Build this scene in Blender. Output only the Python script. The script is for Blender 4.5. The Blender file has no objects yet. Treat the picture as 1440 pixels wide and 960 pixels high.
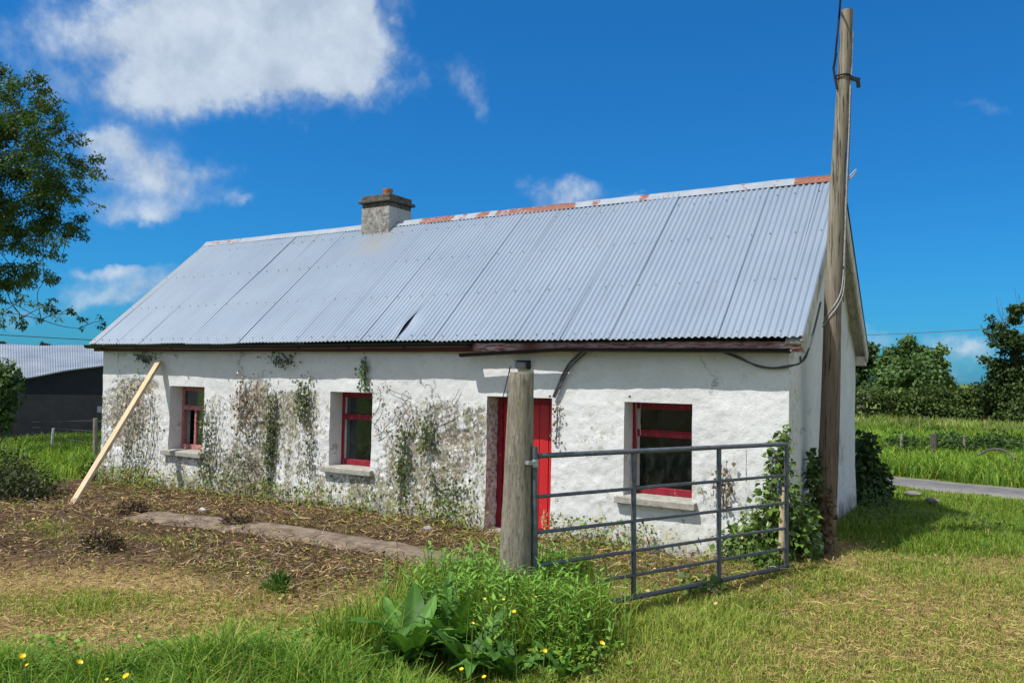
import bpy, math, random
import numpy as np
from mathutils import Vector, Matrix

rng = np.random.default_rng(7)
random.seed(7)
scene = bpy.context.scene
COL = scene.collection

# ------------------------------------------------------------------ camera frame
F = 1123.96
YAW, PITCH, ROLL = 0.54408, 0.040853, 0.017172
C = np.array([14.256, -8.822, 2.027])
FW = np.array([-math.sin(YAW)*math.cos(PITCH), math.cos(YAW)*math.cos(PITCH), math.sin(PITCH)])
RT0 = np.array([math.cos(YAW), math.sin(YAW), 0.0])
UP0 = np.cross(RT0, FW)
RT = RT0*math.cos(ROLL) + UP0*math.sin(ROLL)
UP = -RT0*math.sin(ROLL) + UP0*math.cos(ROLL)

def ray(x, y): return FW + RT*(x-720)/F + UP*(480-y)/F
def at_y(x, y, Y=0.0):
    d = ray(x, y); return C + d*(Y-C[1])/d[1]
def at_z(x, y, z=0.0):
    d = ray(x, y); return C + d*(z-C[2])/d[2]
def at_d(x, y, m): return C + ray(x, y)*m
def project(p):
    d = np.asarray(p, float) - C
    z = d @ FW
    z = np.where(np.abs(z) < 1e-6, 1e-6, z)
    return 720 + F*(d @ RT)/z, 480 - F*(d @ UP)/z, z

# ------------------------------------------------------------------ numpy noise
def _h(ix, iy, iz, s):
    n = (ix.astype(np.int64)*374761393 + iy.astype(np.int64)*668265263 + iz.astype(np.int64)*2147483647 + s*1274126177) & 0xffffffff
    n = ((n ^ (n >> 13))*1274126177) & 0xffffffff
    n = n ^ (n >> 16)
    return (n & 0xffffff)/float(0xffffff)
def vnoise(x, y, z=None, s=0):
    x = np.asarray(x, float); y = np.asarray(y, float)
    z = np.zeros_like(x) if z is None else np.asarray(z, float)
    ix, iy, iz = np.floor(x), np.floor(y), np.floor(z)
    fx, fy, fz = x-ix, y-iy, z-iz
    fx = fx*fx*(3-2*fx); fy = fy*fy*(3-2*fy); fz = fz*fz*(3-2*fz)
    r = 0
    for a in (0, 1):
        for b in (0, 1):
            for c in (0, 1):
                w = (fx if a else 1-fx)*(fy if b else 1-fy)*(fz if c else 1-fz)
                r = r + w*_h(ix+a, iy+b, iz+c, s)
    return r
def fbm(x, y, z=None, o=4, s=0):
    r = 0; a = .5; t = 0
    x = np.asarray(x, float); y = np.asarray(y, float)
    z = np.zeros_like(x) if z is None else np.asarray(z, float)
    for i in range(o):
        r = r + a*vnoise(x*2**i, y*2**i, z*2**i, s+i*17); t += a; a *= .5
    return r/t
def ss(t):
    t = np.clip(t, 0, 1); return t*t*(3-2*t)
def blob(px, py, cx, cy, rx, ry):
    return np.exp(-(((px-cx)/rx)**2 + ((py-cy)/ry)**2))

def gz(x, y):
    x = np.asarray(x, float); y = np.asarray(y, float)
    z = -0.1*ss((4-x)/4) - 0.5*ss((-x-2)/14) + .10*ss((x-11)/2)*(1-ss((y-1.5)/2))
    z = z + .08*ss((-y-1.5)/3)*ss((x-6)/4)
    z = z + .16*np.exp(-((x-13.5)**2/.8 + (y-3.0)**2/1.2)) + .06*np.exp(-((x-12.0)**2 + (y+.1)**2)/.8)
    near = np.exp(-(((x-9)/14)**2 + (y/11)**2))
    z = z + (fbm(x*.8, y*.8, o=4, s=3)-.5)*.12*near
    z = z + (fbm(x*4, y*4, o=3, s=5)-.5)*.04*near
    return z
def ground(x, y):
    p = at_z(x, y, 0.0)
    for _ in range(6): p = at_z(x, y, float(gz(p[0], p[1])))
    return p

# ------------------------------------------------------------------ node helpers
class NT:
    def __init__(s, tree): s.t = tree; s.n = tree.nodes; s.l = tree.links
    def node(s, typ, **kw):
        nd = s.n.new(typ)
        for k, v in kw.items():
            if k.startswith('_'): setattr(nd, k[1:], v)
        for k, v in kw.items():
            if k.startswith('_'): continue
            s.inp(nd, k.replace('__', ' '), v)
        return nd
    def inp(s, nd, key, v):
        sock = nd.inputs[int(key[1:])] if key[0] == 'i' and key[1:].isdigit() else nd.inputs[key]
        if isinstance(v, bpy.types.NodeSocket): s.l.new(v, sock)
        else:
            if isinstance(v, tuple) and len(v) == 3 and sock.type == 'RGBA': v = v+(1,)
            sock.default_value = v
    def pos(s): return s.node('ShaderNodeNewGeometry').outputs['Position']
    def mapping(s, vec, scale):
        return s.node('ShaderNodeMapping', Vector=vec, Scale=scale).outputs[0]
    def noise(s, vec, scale, detail=5, rough=.6, dist=0):
        return s.node('ShaderNodeTexNoise', Vector=vec, Scale=scale, Detail=detail, Roughness=rough, Distortion=dist).outputs['Fac']
    def ramp(s, fac, a, b, lo=0.0, hi=1.0):
        return s.node('ShaderNodeMapRange', i0=fac, i1=a, i2=b, i3=lo, i4=hi).outputs[0]
    def mix(s, fac, a, b, mode='MIX'):
        nd = s.n.new('ShaderNodeMix'); nd.data_type = 'RGBA'; nd.blend_type = mode
        for i, v in ((0, fac), (6, a), (7, b)):
            if isinstance(v, bpy.types.NodeSocket): s.l.new(v, nd.inputs[i])
            else: nd.inputs[i].default_value = (v+(1,)) if isinstance(v, tuple) and len(v) == 3 else v
        return nd.outputs[2]
    def math(s, op, a, b=0.0, c=0.0):
        nd = s.n.new('ShaderNodeMath'); nd.operation = op
        for i, v in enumerate((a, b, c)):
            if isinstance(v, bpy.types.NodeSocket): s.l.new(v, nd.inputs[i])
            else: nd.inputs[i].default_value = v
        return nd.outputs[0]
    def attr(s, name, out='Fac'): return s.node('ShaderNodeAttribute', _attribute_name=name).outputs[out]
    def bump(s, h, strength=.5, dist=.02, normal=None):
        kw = dict(Height=h, Strength=strength, Distance=dist)
        if normal is not None: kw['Normal'] = normal
        return s.node('ShaderNodeBump', **kw).outputs[0]

def material(name, fn):
    m = bpy.data.materials.new(name); m.use_nodes = True
    t = NT(m.node_tree); b = t.n['Principled BSDF']; o = t.n['Material Output']
    fn(t, b, o)
    return m
def simple(name, col, rough=.6, var=.15, scale=8, metal=0.0, bump=.2, bscale=60, spec=.3, col2=None):
    def fn(t, b, o):
        p = t.pos(); n = t.noise(p, scale, 6)
        c2 = col2 or tuple(c*(1-var*2) for c in col)
        c = t.mix(t.ramp(n, .35, .65), c2, col)
        t.inp(b, 'Base Color', c); b.inputs['Roughness'].default_value = rough
        b.inputs['Metallic'].default_value = metal; b.inputs['Specular IOR Level'].default_value = spec
        if bump: t.inp(b, 'Normal', t.bump(t.noise(p, bscale, 4), bump, .01))
    return material(name, fn)

def leafmat(name, rough=.5, trans=.35, spec=.25):
    def fn(t, b, o):
        c = t.attr('Col', 'Color')
        t.inp(b, 'Base Color', c); b.inputs['Roughness'].default_value = rough
        b.inputs['Specular IOR Level'].default_value = spec
        tr = t.node('ShaderNodeBsdfTranslucent', Color=t.mix(1.0, c, (1.0, 1.0, .5), 'MULTIPLY'))
        mx = t.node('ShaderNodeMixShader', i0=trans, i1=b.outputs[0], i2=tr.outputs[0])
        t.l.new(mx.outputs[0], o.inputs[0])
    return material(name, fn)

# ------------------------------------------------------------------ mesh helpers
class MB:
    def __init__(s): s.v = []; s.f = []; s.mi = []
    def add(s, vs, fs, m=0):
        o = len(s.v); s.v += [tuple(map(float, v)) for v in vs]
        s.f += [tuple(i+o for i in f) for f in fs]; s.mi += [m]*len(fs)
    def hexa(s, p, m=0):   # 8 corners: bottom ring 0-3, top ring 4-7
        s.add(p, [(3, 2, 1, 0), (4, 5, 6, 7), (0, 1, 5, 4), (1, 2, 6, 5), (2, 3, 7, 6), (3, 0, 4, 7)], m)
    def box(s, a, b, m=0):
        x0, y0, z0 = a; x1, y1, z1 = b
        s.hexa([(x0, y0, z0), (x1, y0, z0), (x1, y1, z0), (x0, y1, z0), (x0, y0, z1), (x1, y0, z1), (x1, y1, z1), (x0, y1, z1)], m)
    def bar(s, a, b, w, h, up=(0, 0, 1), m=0, taper=1.0):
        a = np.array(a, float); b = np.array(b, float); d = b-a; d /= np.linalg.norm(d)
        u = np.array(up, float); r = np.cross(d, u); r /= np.linalg.norm(r); u = np.cross(r, d)
        q = []
        for p, k in ((a, 1), (b, taper)):
            for i, j in ((-1, -1), (1, -1), (1, 1), (-1, 1)): q.append(p+r*w*.5*i*k+u*h*.5*j*k)
        s.hexa(q, m)
    def tube(s, pts, rad, n=8, m=0, caps=True, jit=0.0):
        pts = [np.array(p, float) for p in pts]
        if not hasattr(rad, '__len__'): rad = [rad]*len(pts)
        vs = []; prev = None
        for i, p in enumerate(pts):
            d = pts[min(i+1, len(pts)-1)]-pts[max(i-1, 0)]; d /= (np.linalg.norm(d)+1e-9)
            if prev is None:
                a = np.array([0, 0, 1.]) if abs(d[2]) < .9 else np.array([1., 0, 0])
                r = np.cross(d, a)
            else: r = prev - d*(prev@d)
            r /= np.linalg.norm(r); prev = r; u = np.cross(d, r)
            for k in range(n):
                an = 2*math.pi*k/n; rr = rad[i]*(1+(random.random()-.5)*jit)
                vs.append(p+(r*math.cos(an)+u*math.sin(an))*rr)
        fs = []
        for i in range(len(pts)-1):
            for k in range(n):
                a = i*n+k; b = i*n+(k+1) % n
                fs.append((a, b, b+n, a+n))
        if caps:
            fs.append(tuple(range(n-1, -1, -1))); fs.append(tuple((len(pts)-1)*n+k for k in range(n)))
        s.add(vs, fs, m)
    def build(s, name, mats, parent=None, smooth=False, bevel=0.0):
        off = np.array(parent_loc(parent)) if parent else np.zeros(3)
        me = bpy.data.meshes.new(name)
        me.from_pydata([tuple(np.array(v)-off) for v in s.v], [], s.f)
        if not isinstance(mats, (list, tuple)): mats = [mats]
        for m in mats: me.materials.append(m)
        if len(mats) > 1: me.polygons.foreach_set('material_index', s.mi)
        if smooth:
            me.polygons.foreach_set('use_smooth', [True]*len(me.polygons))
        me.update()
        o = bpy.data.objects.new(name, me); COL.objects.link(o)
        if smooth:
            try: me.set_sharp_from_angle(angle=math.radians(45))
            except Exception: pass
        if bevel:
            b = o.modifiers.new('bevel', 'BEVEL'); b.width = bevel; b.segments = 2; b.limit_method = 'ANGLE'
        if parent: o.parent = parent
        return o

_locs = {}
def parent_loc(o):
    l = np.zeros(3)
    while o is not None:
        l = l + np.array(o.location); o = o.parent
    return l

def np_mesh(name, V, quads=None, tris=None, mats=None, cols=None, attrs=None, parent=None, smooth=False):
    V = np.asarray(V, np.float32)
    if parent is not None: V = V - parent_loc(parent).astype(np.float32)
    me = bpy.data.meshes.new(name)
    loops = []; tot = []
    if quads is not None and len(quads): loops.append(np.asarray(quads).reshape(-1)); tot.append(np.full(len(quads), 4))
    if tris is not None and len(tris): loops.append(np.asarray(tris).reshape(-1)); tot.append(np.full(len(tris), 3))
    loops = np.concatenate(loops).astype(np.int32); tot = np.concatenate(tot).astype(np.int32)
    st = np.concatenate([[0], np.cumsum(tot)[:-1]]).astype(np.int32)
    me.vertices.add(len(V)); me.vertices.foreach_set('co', V.reshape(-1))
    me.loops.add(len(loops)); me.loops.foreach_set('vertex_index', loops)
    me.polygons.add(len(tot)); me.polygons.foreach_set('loop_start', st)
    if smooth: me.polygons.foreach_set('use_smooth', np.ones(len(tot), bool))
    me.update(calc_edges=True)
    if cols is not None:
        a = me.attributes.new('Col', 'FLOAT_COLOR', 'POINT')
        c = np.ones((len(V), 4), np.float32); c[:, :3] = cols
        a.data.foreach_set('color', c.reshape(-1))
    for k, v in (attrs or {}).items():
        a = me.attributes.new(k, 'FLOAT', 'POINT'); a.data.foreach_set('value', np.asarray(v, np.float32))
    if mats is not None:
        for m in (mats if isinstance(mats, (list, tuple)) else [mats]): me.materials.append(m)
    o = bpy.data.objects.new(name, me); COL.objects.link(o)
    if parent is not None: o.parent = parent
    return o

def thing(name, label, cat, loc, group=None):
    o = bpy.data.objects.new(name, None); COL.objects.link(o)
    o.location = tuple(float(v) for v in loc); o.empty_display_size = .1
    return tag(o, label, cat, group)
def tag(o, label, cat, group=None, kind=None):
    o['label'] = label; o['category'] = cat
    if group: o['group'] = group
    if kind: o['kind'] = kind
    return o
def unit(v): return v/(np.linalg.norm(v, axis=-1, keepdims=True)+1e-9)

# leaves: arrays of small folded leaf faces
def leaf_arrays(P, D, N, L, W):
    n = len(P); D = unit(D); S = unit(np.cross(D, N)); Nn = np.cross(S, D)
    L = np.asarray(L).reshape(-1, 1); W = np.asarray(W).reshape(-1, 1)
    V = np.stack([P, P+D*L*.35+S*W*.5+Nn*W*.12, P+D*L*.35-S*W*.5+Nn*W*.12, P+D*L*.5, P+D*L-Nn*L*.1], 1).reshape(-1, 3)
    b = np.arange(n)[:, None]*5
    T = np.concatenate([b+np.array([[0, 3, 1]]), b+np.array([[1, 3, 4]]), b+np.array([[0, 2, 3]]), b+np.array([[2, 4, 3]])])
    return V, T
def leaf_mesh(name, P, D, N, L, W, cols, mat, parent=None):
    V, T = leaf_arrays(P, D, N, L, W)
    return np_mesh(name, V, tris=T, mats=mat, cols=np.repeat(cols, 5, 0), parent=parent)
def blades(name, roots, height, width, lean, cols, mat, parent=None, tipcol=None):
    n = len(roots); a = rng.uniform(0, 2*np.pi, n)
    side = np.stack([np.cos(a), np.sin(a), np.zeros(n)], 1)
    b = a+np.pi/2+rng.normal(0, .6, n)
    ld = np.stack([np.cos(b), np.sin(b), np.zeros(n)], 1)
    h = height[:, None]; w = width[:, None]; l = lean[:, None]
    up = np.array([0, 0, 1.])
    m = roots + up*h*.55 + ld*h*l*.3
    t = roots + up*h*(1-.35*np.minimum(l, 1.5)) + ld*h*l
    V = np.stack([roots-side*w*.5, roots+side*w*.5, m+side*w*.4, m-side*w*.4, t], 1).reshape(-1, 3)
    i = np.arange(n)[:, None]*5
    c5 = np.repeat(cols, 5, 0).reshape(n, 5, 3)
    c5[:, 0:2] *= .75
    if tipcol is not None: c5[:, 4] = tipcol
    return np_mesh(name, V, quads=i+np.array([[0, 1, 2, 3]]), tris=i+np.array([[3, 2, 4]]), mats=mat, cols=c5.reshape(-1, 3), parent=parent)
def rand_dir(n):
    return unit(rng.normal(size=(n, 3)))

# ------------------------------------------------------------------ materials
M_leaf = leafmat('foliage', .5, .3)
M_grass = leafmat('grass', .55, .35, .2)
M_dry = leafmat('dry_stems', .8, .1, .1)
M_ivy = leafmat('ivy', .35, .2, .35)

def f_bark(t, b, o):
    p = t.pos(); n = t.noise(t.mapping(p, (14, 14, 3)), 1, 6, .7)
    t.inp(b, 'Base Color', t.mix(t.ramp(n, .3, .7), (.035, .03, .022), (.16, .14, .11))); b.inputs['Roughness'].default_value = .9
    t.inp(b, 'Normal', t.bump(n, .8, .03))
M_bark = material('bark', f_bark)

def f_wall(t, b, o):
    p = t.pos()
    peel = t.attr('peel'); pit = t.attr('pit'); damp = t.attr('damp')
    big = t.noise(p, 1.3, 5, .6); mid = t.noise(p, 7, 6, .65)
    c = t.mix(t.ramp(big, .35, .7), (.73, .73, .72), (.63, .63, .615))
    c = t.mix(t.ramp(mid, .52, .75, 0, .5), c, (.55, .53, .48))
    # fine weather specks everywhere
    sp = t.noise(p, 60, 3, .7)
    c = t.mix(t.ramp(sp, .58, .72, 0, .6), c, (.36, .345, .31))
    cr2 = t.noise(t.mapping(p, (14, 14, 22)), 1, 7, .75, .6)
    c = t.mix(t.ramp(cr2, .56, .66, 0, .42), c, (.42, .405, .37))
    # pitted lime: brown specks and traces left by ivy roots
    st = t.noise(t.mapping(p, (30, 30, 19)), 1, 7, .74, .5)
    thr = t.math('SUBTRACT', .80, t.math('MULTIPLY', pit, .285))
    pm = t.math('MULTIPLY', t.ramp(t.math('SUBTRACT', st, thr), -.015, .05), t.ramp(pit, .04, .2))
    pc = t.mix(t.ramp(t.noise(p, 11, 4), .4, .6), (.085, .075, .04), (.31, .275, .19))
    c = t.mix(pm, c, pc)
    # larger flaked patches: beige render and olive algae
    fl = t.math('ADD', t.noise(p, 8.5, 7, .7, .4), t.math('MULTIPLY', pit, .13))
    c = t.mix(t.math('MULTIPLY', t.ramp(fl, .62, .67, 0, .55), t.ramp(pit, .25, .6)), c, t.mix(t.ramp(t.noise(t.mapping(p, (7, 7, 2.2)), 1, 5, .65), .40, .56), (.46, .405, .30), (.29, .285, .125)))
    # hairline cracks
    vd = t.node('ShaderNodeTexVoronoi', _feature='DISTANCE_TO_EDGE', Scale=1.83,
                Vector=t.node('ShaderNodeMix', _data_type='VECTOR', i0=.30, i4=p, i5=t.node('ShaderNodeTexNoise', Vector=p, Scale=4.0, Detail=9.0, Roughness=.7).outputs['Color']).outputs[1]).outputs['Distance']
    crack = t.math('MULTIPLY', t.ramp(vd, .004, .014, 1, 0), t.ramp(t.noise(p, 1.1, 3), .54, .60))
    c = t.mix(t.math('MULTIPLY', crack, .65), c, (.22, .20, .17))
    # rubble stone where the plaster has gone
    vn = t.node('ShaderNodeTexVoronoi', Scale=1.0, Vector=t.mapping(p, (6.5, 6.5, 10.5)))
    sepc = t.node('ShaderNodeSeparateColor', i0=vn.outputs['Color']).outputs[0]
    stn = t.mix(sepc, (.25, .205, .145), (.44, .39, .31))
    stn = t.mix(t.ramp(t.noise(p, 38, 5, .7), .45, .65, 0, .8), stn, (.17, .135, .095))
    stn = t.mix(t.ramp(t.noise(p, 17, 5, .7), .52, .60, 0, .85), stn, (.66, .63, .58))
    pn = t.math('ADD', peel, t.math('MULTIPLY', t.math('SUBTRACT', t.noise(p, 16, 6, .7), .5), .9))
    pk = t.ramp(pn, .45, .53)
    c = t.mix(pk, c, stn)
    # damp green and brown staining low on the wall
    dn = t.math('MULTIPLY', damp, t.ramp(t.noise(p, 6, 5, .7), .38, .62))
    c = t.mix(t.math('MULTIPLY', dn, .75), c, (.27, .26, .10))
    dk = t.math('MULTIPLY', t.attr('soil'), t.ramp(t.noise(t.mapping(p, (14, 14, 5)), 1, 6, .7), .4, .6))
    c = t.mix(dk, c, (.11, .095, .07))
    t.inp(b, 'Base Color', c); b.inputs['Roughness'].default_value = .95; b.inputs['Specular IOR Level'].default_value = .1
    h = t.math('ADD', t.math('MULTIPLY', mid, .38), t.math('MULTIPLY', t.noise(p, 38, 6, .75), .45))
    h = t.math('SUBTRACT', h, t.math('MULTIPLY', pm, .55))
    h = t.math('SUBTRACT', h, t.math('MULTIPLY', pk, .35))
    h = t.math('SUBTRACT', h, t.math('MULTIPLY', crack, .3))
    t.inp(b, 'Normal', t.bump(h, .75, .022))
M_wall = material('limewashed_wall', f_wall)

def f_roof(t, b, o):
    p = t.pos()
    n = t.noise(p, .7, 4, .6); st = t.noise(t.mapping(p, (9, 1.2, 1.2)), 1, 6, .6)
    c = t.mix(t.ramp(n, .3, .7), (.215, .268, .34), (.262, .316, .385))
    c = t.mix(t.ramp(st, .5, .75, 0, .5), c, (.21, .24, .28))
    c = t.mix(t.ramp(t.noise(p, 30, 4, .7), .62, .75, 0, .35), c, (.33, .33, .31))
    d = t.attr('dirt')
    c = t.mix(t.math('MULTIPLY', d, t.ramp(t.noise(p, 14, 5, .7), .35, .7)), c, (.30, .27, .21))
    t.inp(b, 'Base Color', c); b.inputs['Roughness'].default_value = .5; b.inputs['Metallic'].default_value = .15
    b.inputs['Specular IOR Level'].default_value = .35
M_roof = material('painted_corrugated_iron', f_roof)
def f_ridge(t, b, o):
    p = t.pos(); r = t.attr('rust')
    m = t.ramp(t.math('ADD', r, t.math('MULTIPLY', t.math('SUBTRACT', t.noise(t.mapping(p, (11, 20, 20)), 1, 6, .65), .5), 1.25)), .46, .53)
    g = t.mix(t.ramp(t.noise(p, 6, 4), .35, .65), (.225, .26, .30), (.285, .315, .35))
    ru = t.mix(t.ramp(t.noise(p, 25, 4), .35, .65), (.13, .038, .018), (.26, .08, .036))
    t.inp(b, 'Base Color', t.mix(m, g, ru)); b.inputs['Roughness'].default_value = .6
M_ridge = material('ridge_flashing', f_ridge)
M_gutter = simple('black_gutter', (.010, .010, .012), .35, .2, 5, bump=.05, spec=.3)
def f_fascia(t, b, o):
    p = t.pos(); n = t.noise(t.mapping(p, (5, 20, 40)), 1, 5, .7)
    c = t.mix(t.ramp(n, .35, .6), (.085, .022, .018), (.13, .035, .03))
    bare = t.math('MULTIPLY', t.attr('bare'), t.ramp(t.noise(t.mapping(p, (8, 30, 60)), 1, 5, .7), .42, .55))
    c = t.mix(bare, c, (.62, .48, .44))
    c = t.mix(t.math('MULTIPLY', t.attr('bare'), t.ramp(t.noise(t.mapping(p, (11, 30, 50)), 1, 4), .5, .6, 0, .8)), c, (.36, .07, .055))
    t.inp(b, 'Base Color', c); b.inputs['Roughness'].default_value = .8
M_fascia = material('peeling_maroon_paint', f_fascia)
def f_barge(t, b, o):
    p = t.pos(); n = t.noise(t.mapping(p, (20, 9, 4)), 1, 6, .7)
    c = t.mix(t.ramp(n, .42, .66), (.60, .575, .51), (.36, .32, .26))
    c = t.mix(t.ramp(t.noise(p, 18, 5, .7), .58, .68), c, (.16, .12, .09))
    t.inp(b, 'Base Color', c); b.inputs['Roughness'].default_value = .85
    t.inp(b, 'Normal', t.bump(n, .4, .01))
M_barge = material('weathered_white_board', f_barge)
def f_redpaint(t, b, o):
    p = t.pos(); n = t.noise(t.mapping(p, (22, 22, 5)), 1, 6, .7)
    c = t.mix(t.ramp(t.noise(p, 5, 4), .3, .7), (.44, .010, .014), (.54, .016, .018))
    z = t.node('ShaderNodeSeparateXYZ', i0=p).outputs[2]
    th = t.ramp(z, 0, 1.3, .56, .72)
    c = t.mix(t.ramp(t.math('SUBTRACT', n, th), 0, .04), c, (.50, .36, .24))
    t.inp(b, 'Base Color', c); b.inputs['Roughness'].default_value = .5
    t.inp(b, 'Normal', t.bump(n, .25, .008))
M_red = material('flaking_red_paint', f_redpaint)
def f_redframe(t, b, o):
    p = t.pos(); n = t.noise(t.mapping(p, (26, 26, 26)), 1, 7, .75)
    c = t.mix(t.ramp(t.noise(p, 9, 5), .3, .7), (.17, .012, .022), (.30, .018, .032))
    c = t.mix(t.ramp(n, .60, .64), c, (.40, .30, .24))
    t.inp(b, 'Base Color', c); b.inputs['Roughness'].default_value = .6; b.inputs['Specular IOR Level'].default_value = .25
    t.inp(b, 'Normal', t.bump(n, .35, .006))
M_redframe = material('weathered_red_frame', f_redframe)
M_redworn = simple('worn_red_paint', (.36, .02, .03), .6, .2, 30, col2=(.42, .30, .26))
def f_glass(t, b, o):
    p = t.pos(); n = t.noise(t.mapping(p, (9, 9, 5)), 1, 6, .7)
    dirt = t.ramp(n, .45, .8, .01, .12)
    gl = t.node('ShaderNodeBsdfGlossy', Color=(.9, .95, 1.0, 1), Roughness=.06)
    tr = t.node('ShaderNodeBsdfTransparent', Color=(.75, .8, .8, 1))
    df = t.node('ShaderNodeBsdfDiffuse', Color=(.35, .36, .36, 1))
    fr = t.node('ShaderNodeFresnel', IOR=1.45)
    a = t.node('ShaderNodeMixShader', i0=t.math('MULTIPLY', fr.outputs[0], .38), i1=tr.outputs[0], i2=gl.outputs[0])
    c = t.node('ShaderNodeMixShader', i0=t.math('MULTIPLY', dirt, .6), i1=a.outputs[0], i2=df.outputs[0])
    t.l.new(c.outputs[0], o.inputs[0])
M_glass = material('dusty_glass', f_glass)
def f_concrete(t, b, o):
    p = t.pos(); n = t.noise(p, 12, 6, .7)
    c = t.mix(t.ramp(n, .3, .7), (.23, .215, .175), (.44, .42, .37))
    c = t.mix(t.ramp(t.noise(p, 30, 4, .7), .58, .68), c, (.10, .10, .07))
    t.inp(b, 'Base Color', c); b.inputs['Roughness'].default_value = .95
    t.inp(b, 'Normal', t.bump(t.noise(p, 55, 5, .7), .6, .01))
M_conc = material('weathered_concrete', f_concrete)
def f_chim(t, b, o):
    p = t.pos(); n = t.noise(p, 13, 6, .72)
    c = t.mix(t.ramp(n, .38, .62), (.14, .13, .115), (.43, .41, .375))
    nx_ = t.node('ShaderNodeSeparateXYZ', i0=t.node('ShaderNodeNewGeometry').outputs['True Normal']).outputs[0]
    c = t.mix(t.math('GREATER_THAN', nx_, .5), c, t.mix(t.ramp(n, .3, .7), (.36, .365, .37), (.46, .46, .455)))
    sep = t.node('ShaderNodeSeparateXYZ', i0=p)
    low = t.ramp(t.math('ADD', sep.outputs[2], t.math('MULTIPLY', n, .2)), 4.72, 4.62)
    c = t.mix(t.math('MULTIPLY', low, .7), c, (.16, .15, .14))
    t.inp(b, 'Base Color', c); b.inputs['Roughness'].default_value = .95
    t.inp(b, 'Normal', t.bump(t.noise(p, 40, 5, .7), .9, .02))
M_chim = material('roughcast_chimney', f_chim)
def f_cap(t, b, o):
    p = t.pos(); n = t.noise(p, 14, 5, .7)
    c = t.mix(t.ramp(n, .35, .62), (.03, .028, .027), (.12, .11, .095))
    c = t.mix(t.ramp(t.noise(p, 22, 4), .6, .66, 0, .8), c, (.26, .15, .06))
    t.inp(b, 'Base Color', c); b.inputs['Roughness'].default_value = .95
    t.inp(b, 'Normal', t.bump(n, .6, .02))
M_cap = material('sooty_concrete', f_cap)
M_terra = simple('terracotta', (.42, .17, .085), .8, .15, 14, col2=(.26, .12, .07))
def f_post(t, b, o):
    p = t.pos(); n = t.noise(t.mapping(p, (30, 30, 5.5)), 1, 8, .76, .3); m = t.noise(t.mapping(p, (60, 60, 8)), 1, 6, .72, .3)
    c = t.mix(t.ramp(n, .3, .68), (.13, .108, .08), (.43, .375, .29))
    c = t.mix(t.ramp(m, .54, .64, 0, .85), c, (.085, .065, .045))
    c = t.mix(t.ramp(t.noise(p, 3, 4), .5, .7, 0, .45), c, (.30, .29, .16))
    t.inp(b, 'Base Color', c); b.inputs['Roughness'].default_value = .9
    t.inp(b, 'Normal', t.bump(t.math('ADD', n, m), 1.0, .02))
M_post = material('weathered_grey_timber', f_post)
def f_pole(t, b, o):
    p = t.pos(); n = t.noise(t.mapping(p, (20, 20, 1.3)), 1, 7, .72); m = t.noise(t.mapping(p, (50, 50, 2.0)), 1, 4, .6)
    z = t.node('ShaderNodeSeparateXYZ', i0=p).outputs[2]
    hi = t.mix(t.ramp(n, .3, .7), (.135, .115, .085), (.335, .29, .215))
    lo = t.mix(t.ramp(n, .3, .7), (.075, .05, .036), (.20, .145, .10))
    c = t.mix(t.ramp(z, 1.6, 3.4), lo, hi)
    c = t.mix(t.ramp(m, .55, .62), c, (.035, .027, .02))
    t.inp(b, 'Base Color', c); b.inputs['Roughness'].default_value = .85
    t.inp(b, 'Normal', t.bump(n, .5, .012))
M_pole = material('creosoted_pole', f_pole)
def f_plank(t, b, o):
    p = t.pos(); n = t.noise(t.mapping(p, (30, 6, 6)), 1, 6, .65)
    c = t.mix(t.ramp(n, .3, .7), (.42, .31, .17), (.62, .50, .33))
    t.inp(b, 'Base Color', c); b.inputs['Roughness'].default_value = .8
    t.inp(b, 'Normal', t.bump(n, .2, .006))
M_plank = material('sawn_timber', f_plank)
def f_galv(t, b, o):
    p = t.pos(); n = t.noise(p, 16, 6, .7); r = t.noise(p, 42, 6, .75)
    c = t.mix(t.ramp(n, .32, .68), (.065, .078, .092), (.155, .175, .195))
    c = t.mix(t.ramp(r, .60, .66, 0, .8), c, (.13, .07, .035))
    z = t.node('ShaderNodeSeparateXYZ', i0=p).outputs[2]
    c = t.mix(t.math('MULTIPLY', t.ramp(z, .55, .1), t.ramp(n, .42, .62, 0, .7)), c, (.13, .105, .075))
    t.inp(b, 'Base Color', c); b.inputs['Roughness'].default_value = .55; b.inputs['Metallic'].default_value = .3
    t.inp(b, 'Normal', t.bump(r, .3, .006))
M_galv = material('dull_galvanised_steel', f_galv)
M_brkt = simple('bright_bracket_steel', (.45, .47, .47), .45, .2, 30, metal=.6)
M_cable = simple('grey_cable', (.10, .10, .105), .6, .2, 30)
M_cablelight = simple('pale_cable', (.45, .44, .42), .6, .2, 30)
M_black = simple('black_cable', (.015, .015, .016), .5, .2, 30)
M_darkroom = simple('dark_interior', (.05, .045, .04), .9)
M_dimwall = simple('interior_limewash', (.42, .41, .39), .9)
def f_lamp(t, b, o):
    t.inp(b, 'Base Color', (.20, .20, .195)); b.inputs['Roughness'].default_value = .25
M_lamp = material('lamp_glass', f_lamp)
M_stone = simple('fieldstone', (.26, .25, .225), .95, .25, 10, bump=.8, bscale=25)

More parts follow.
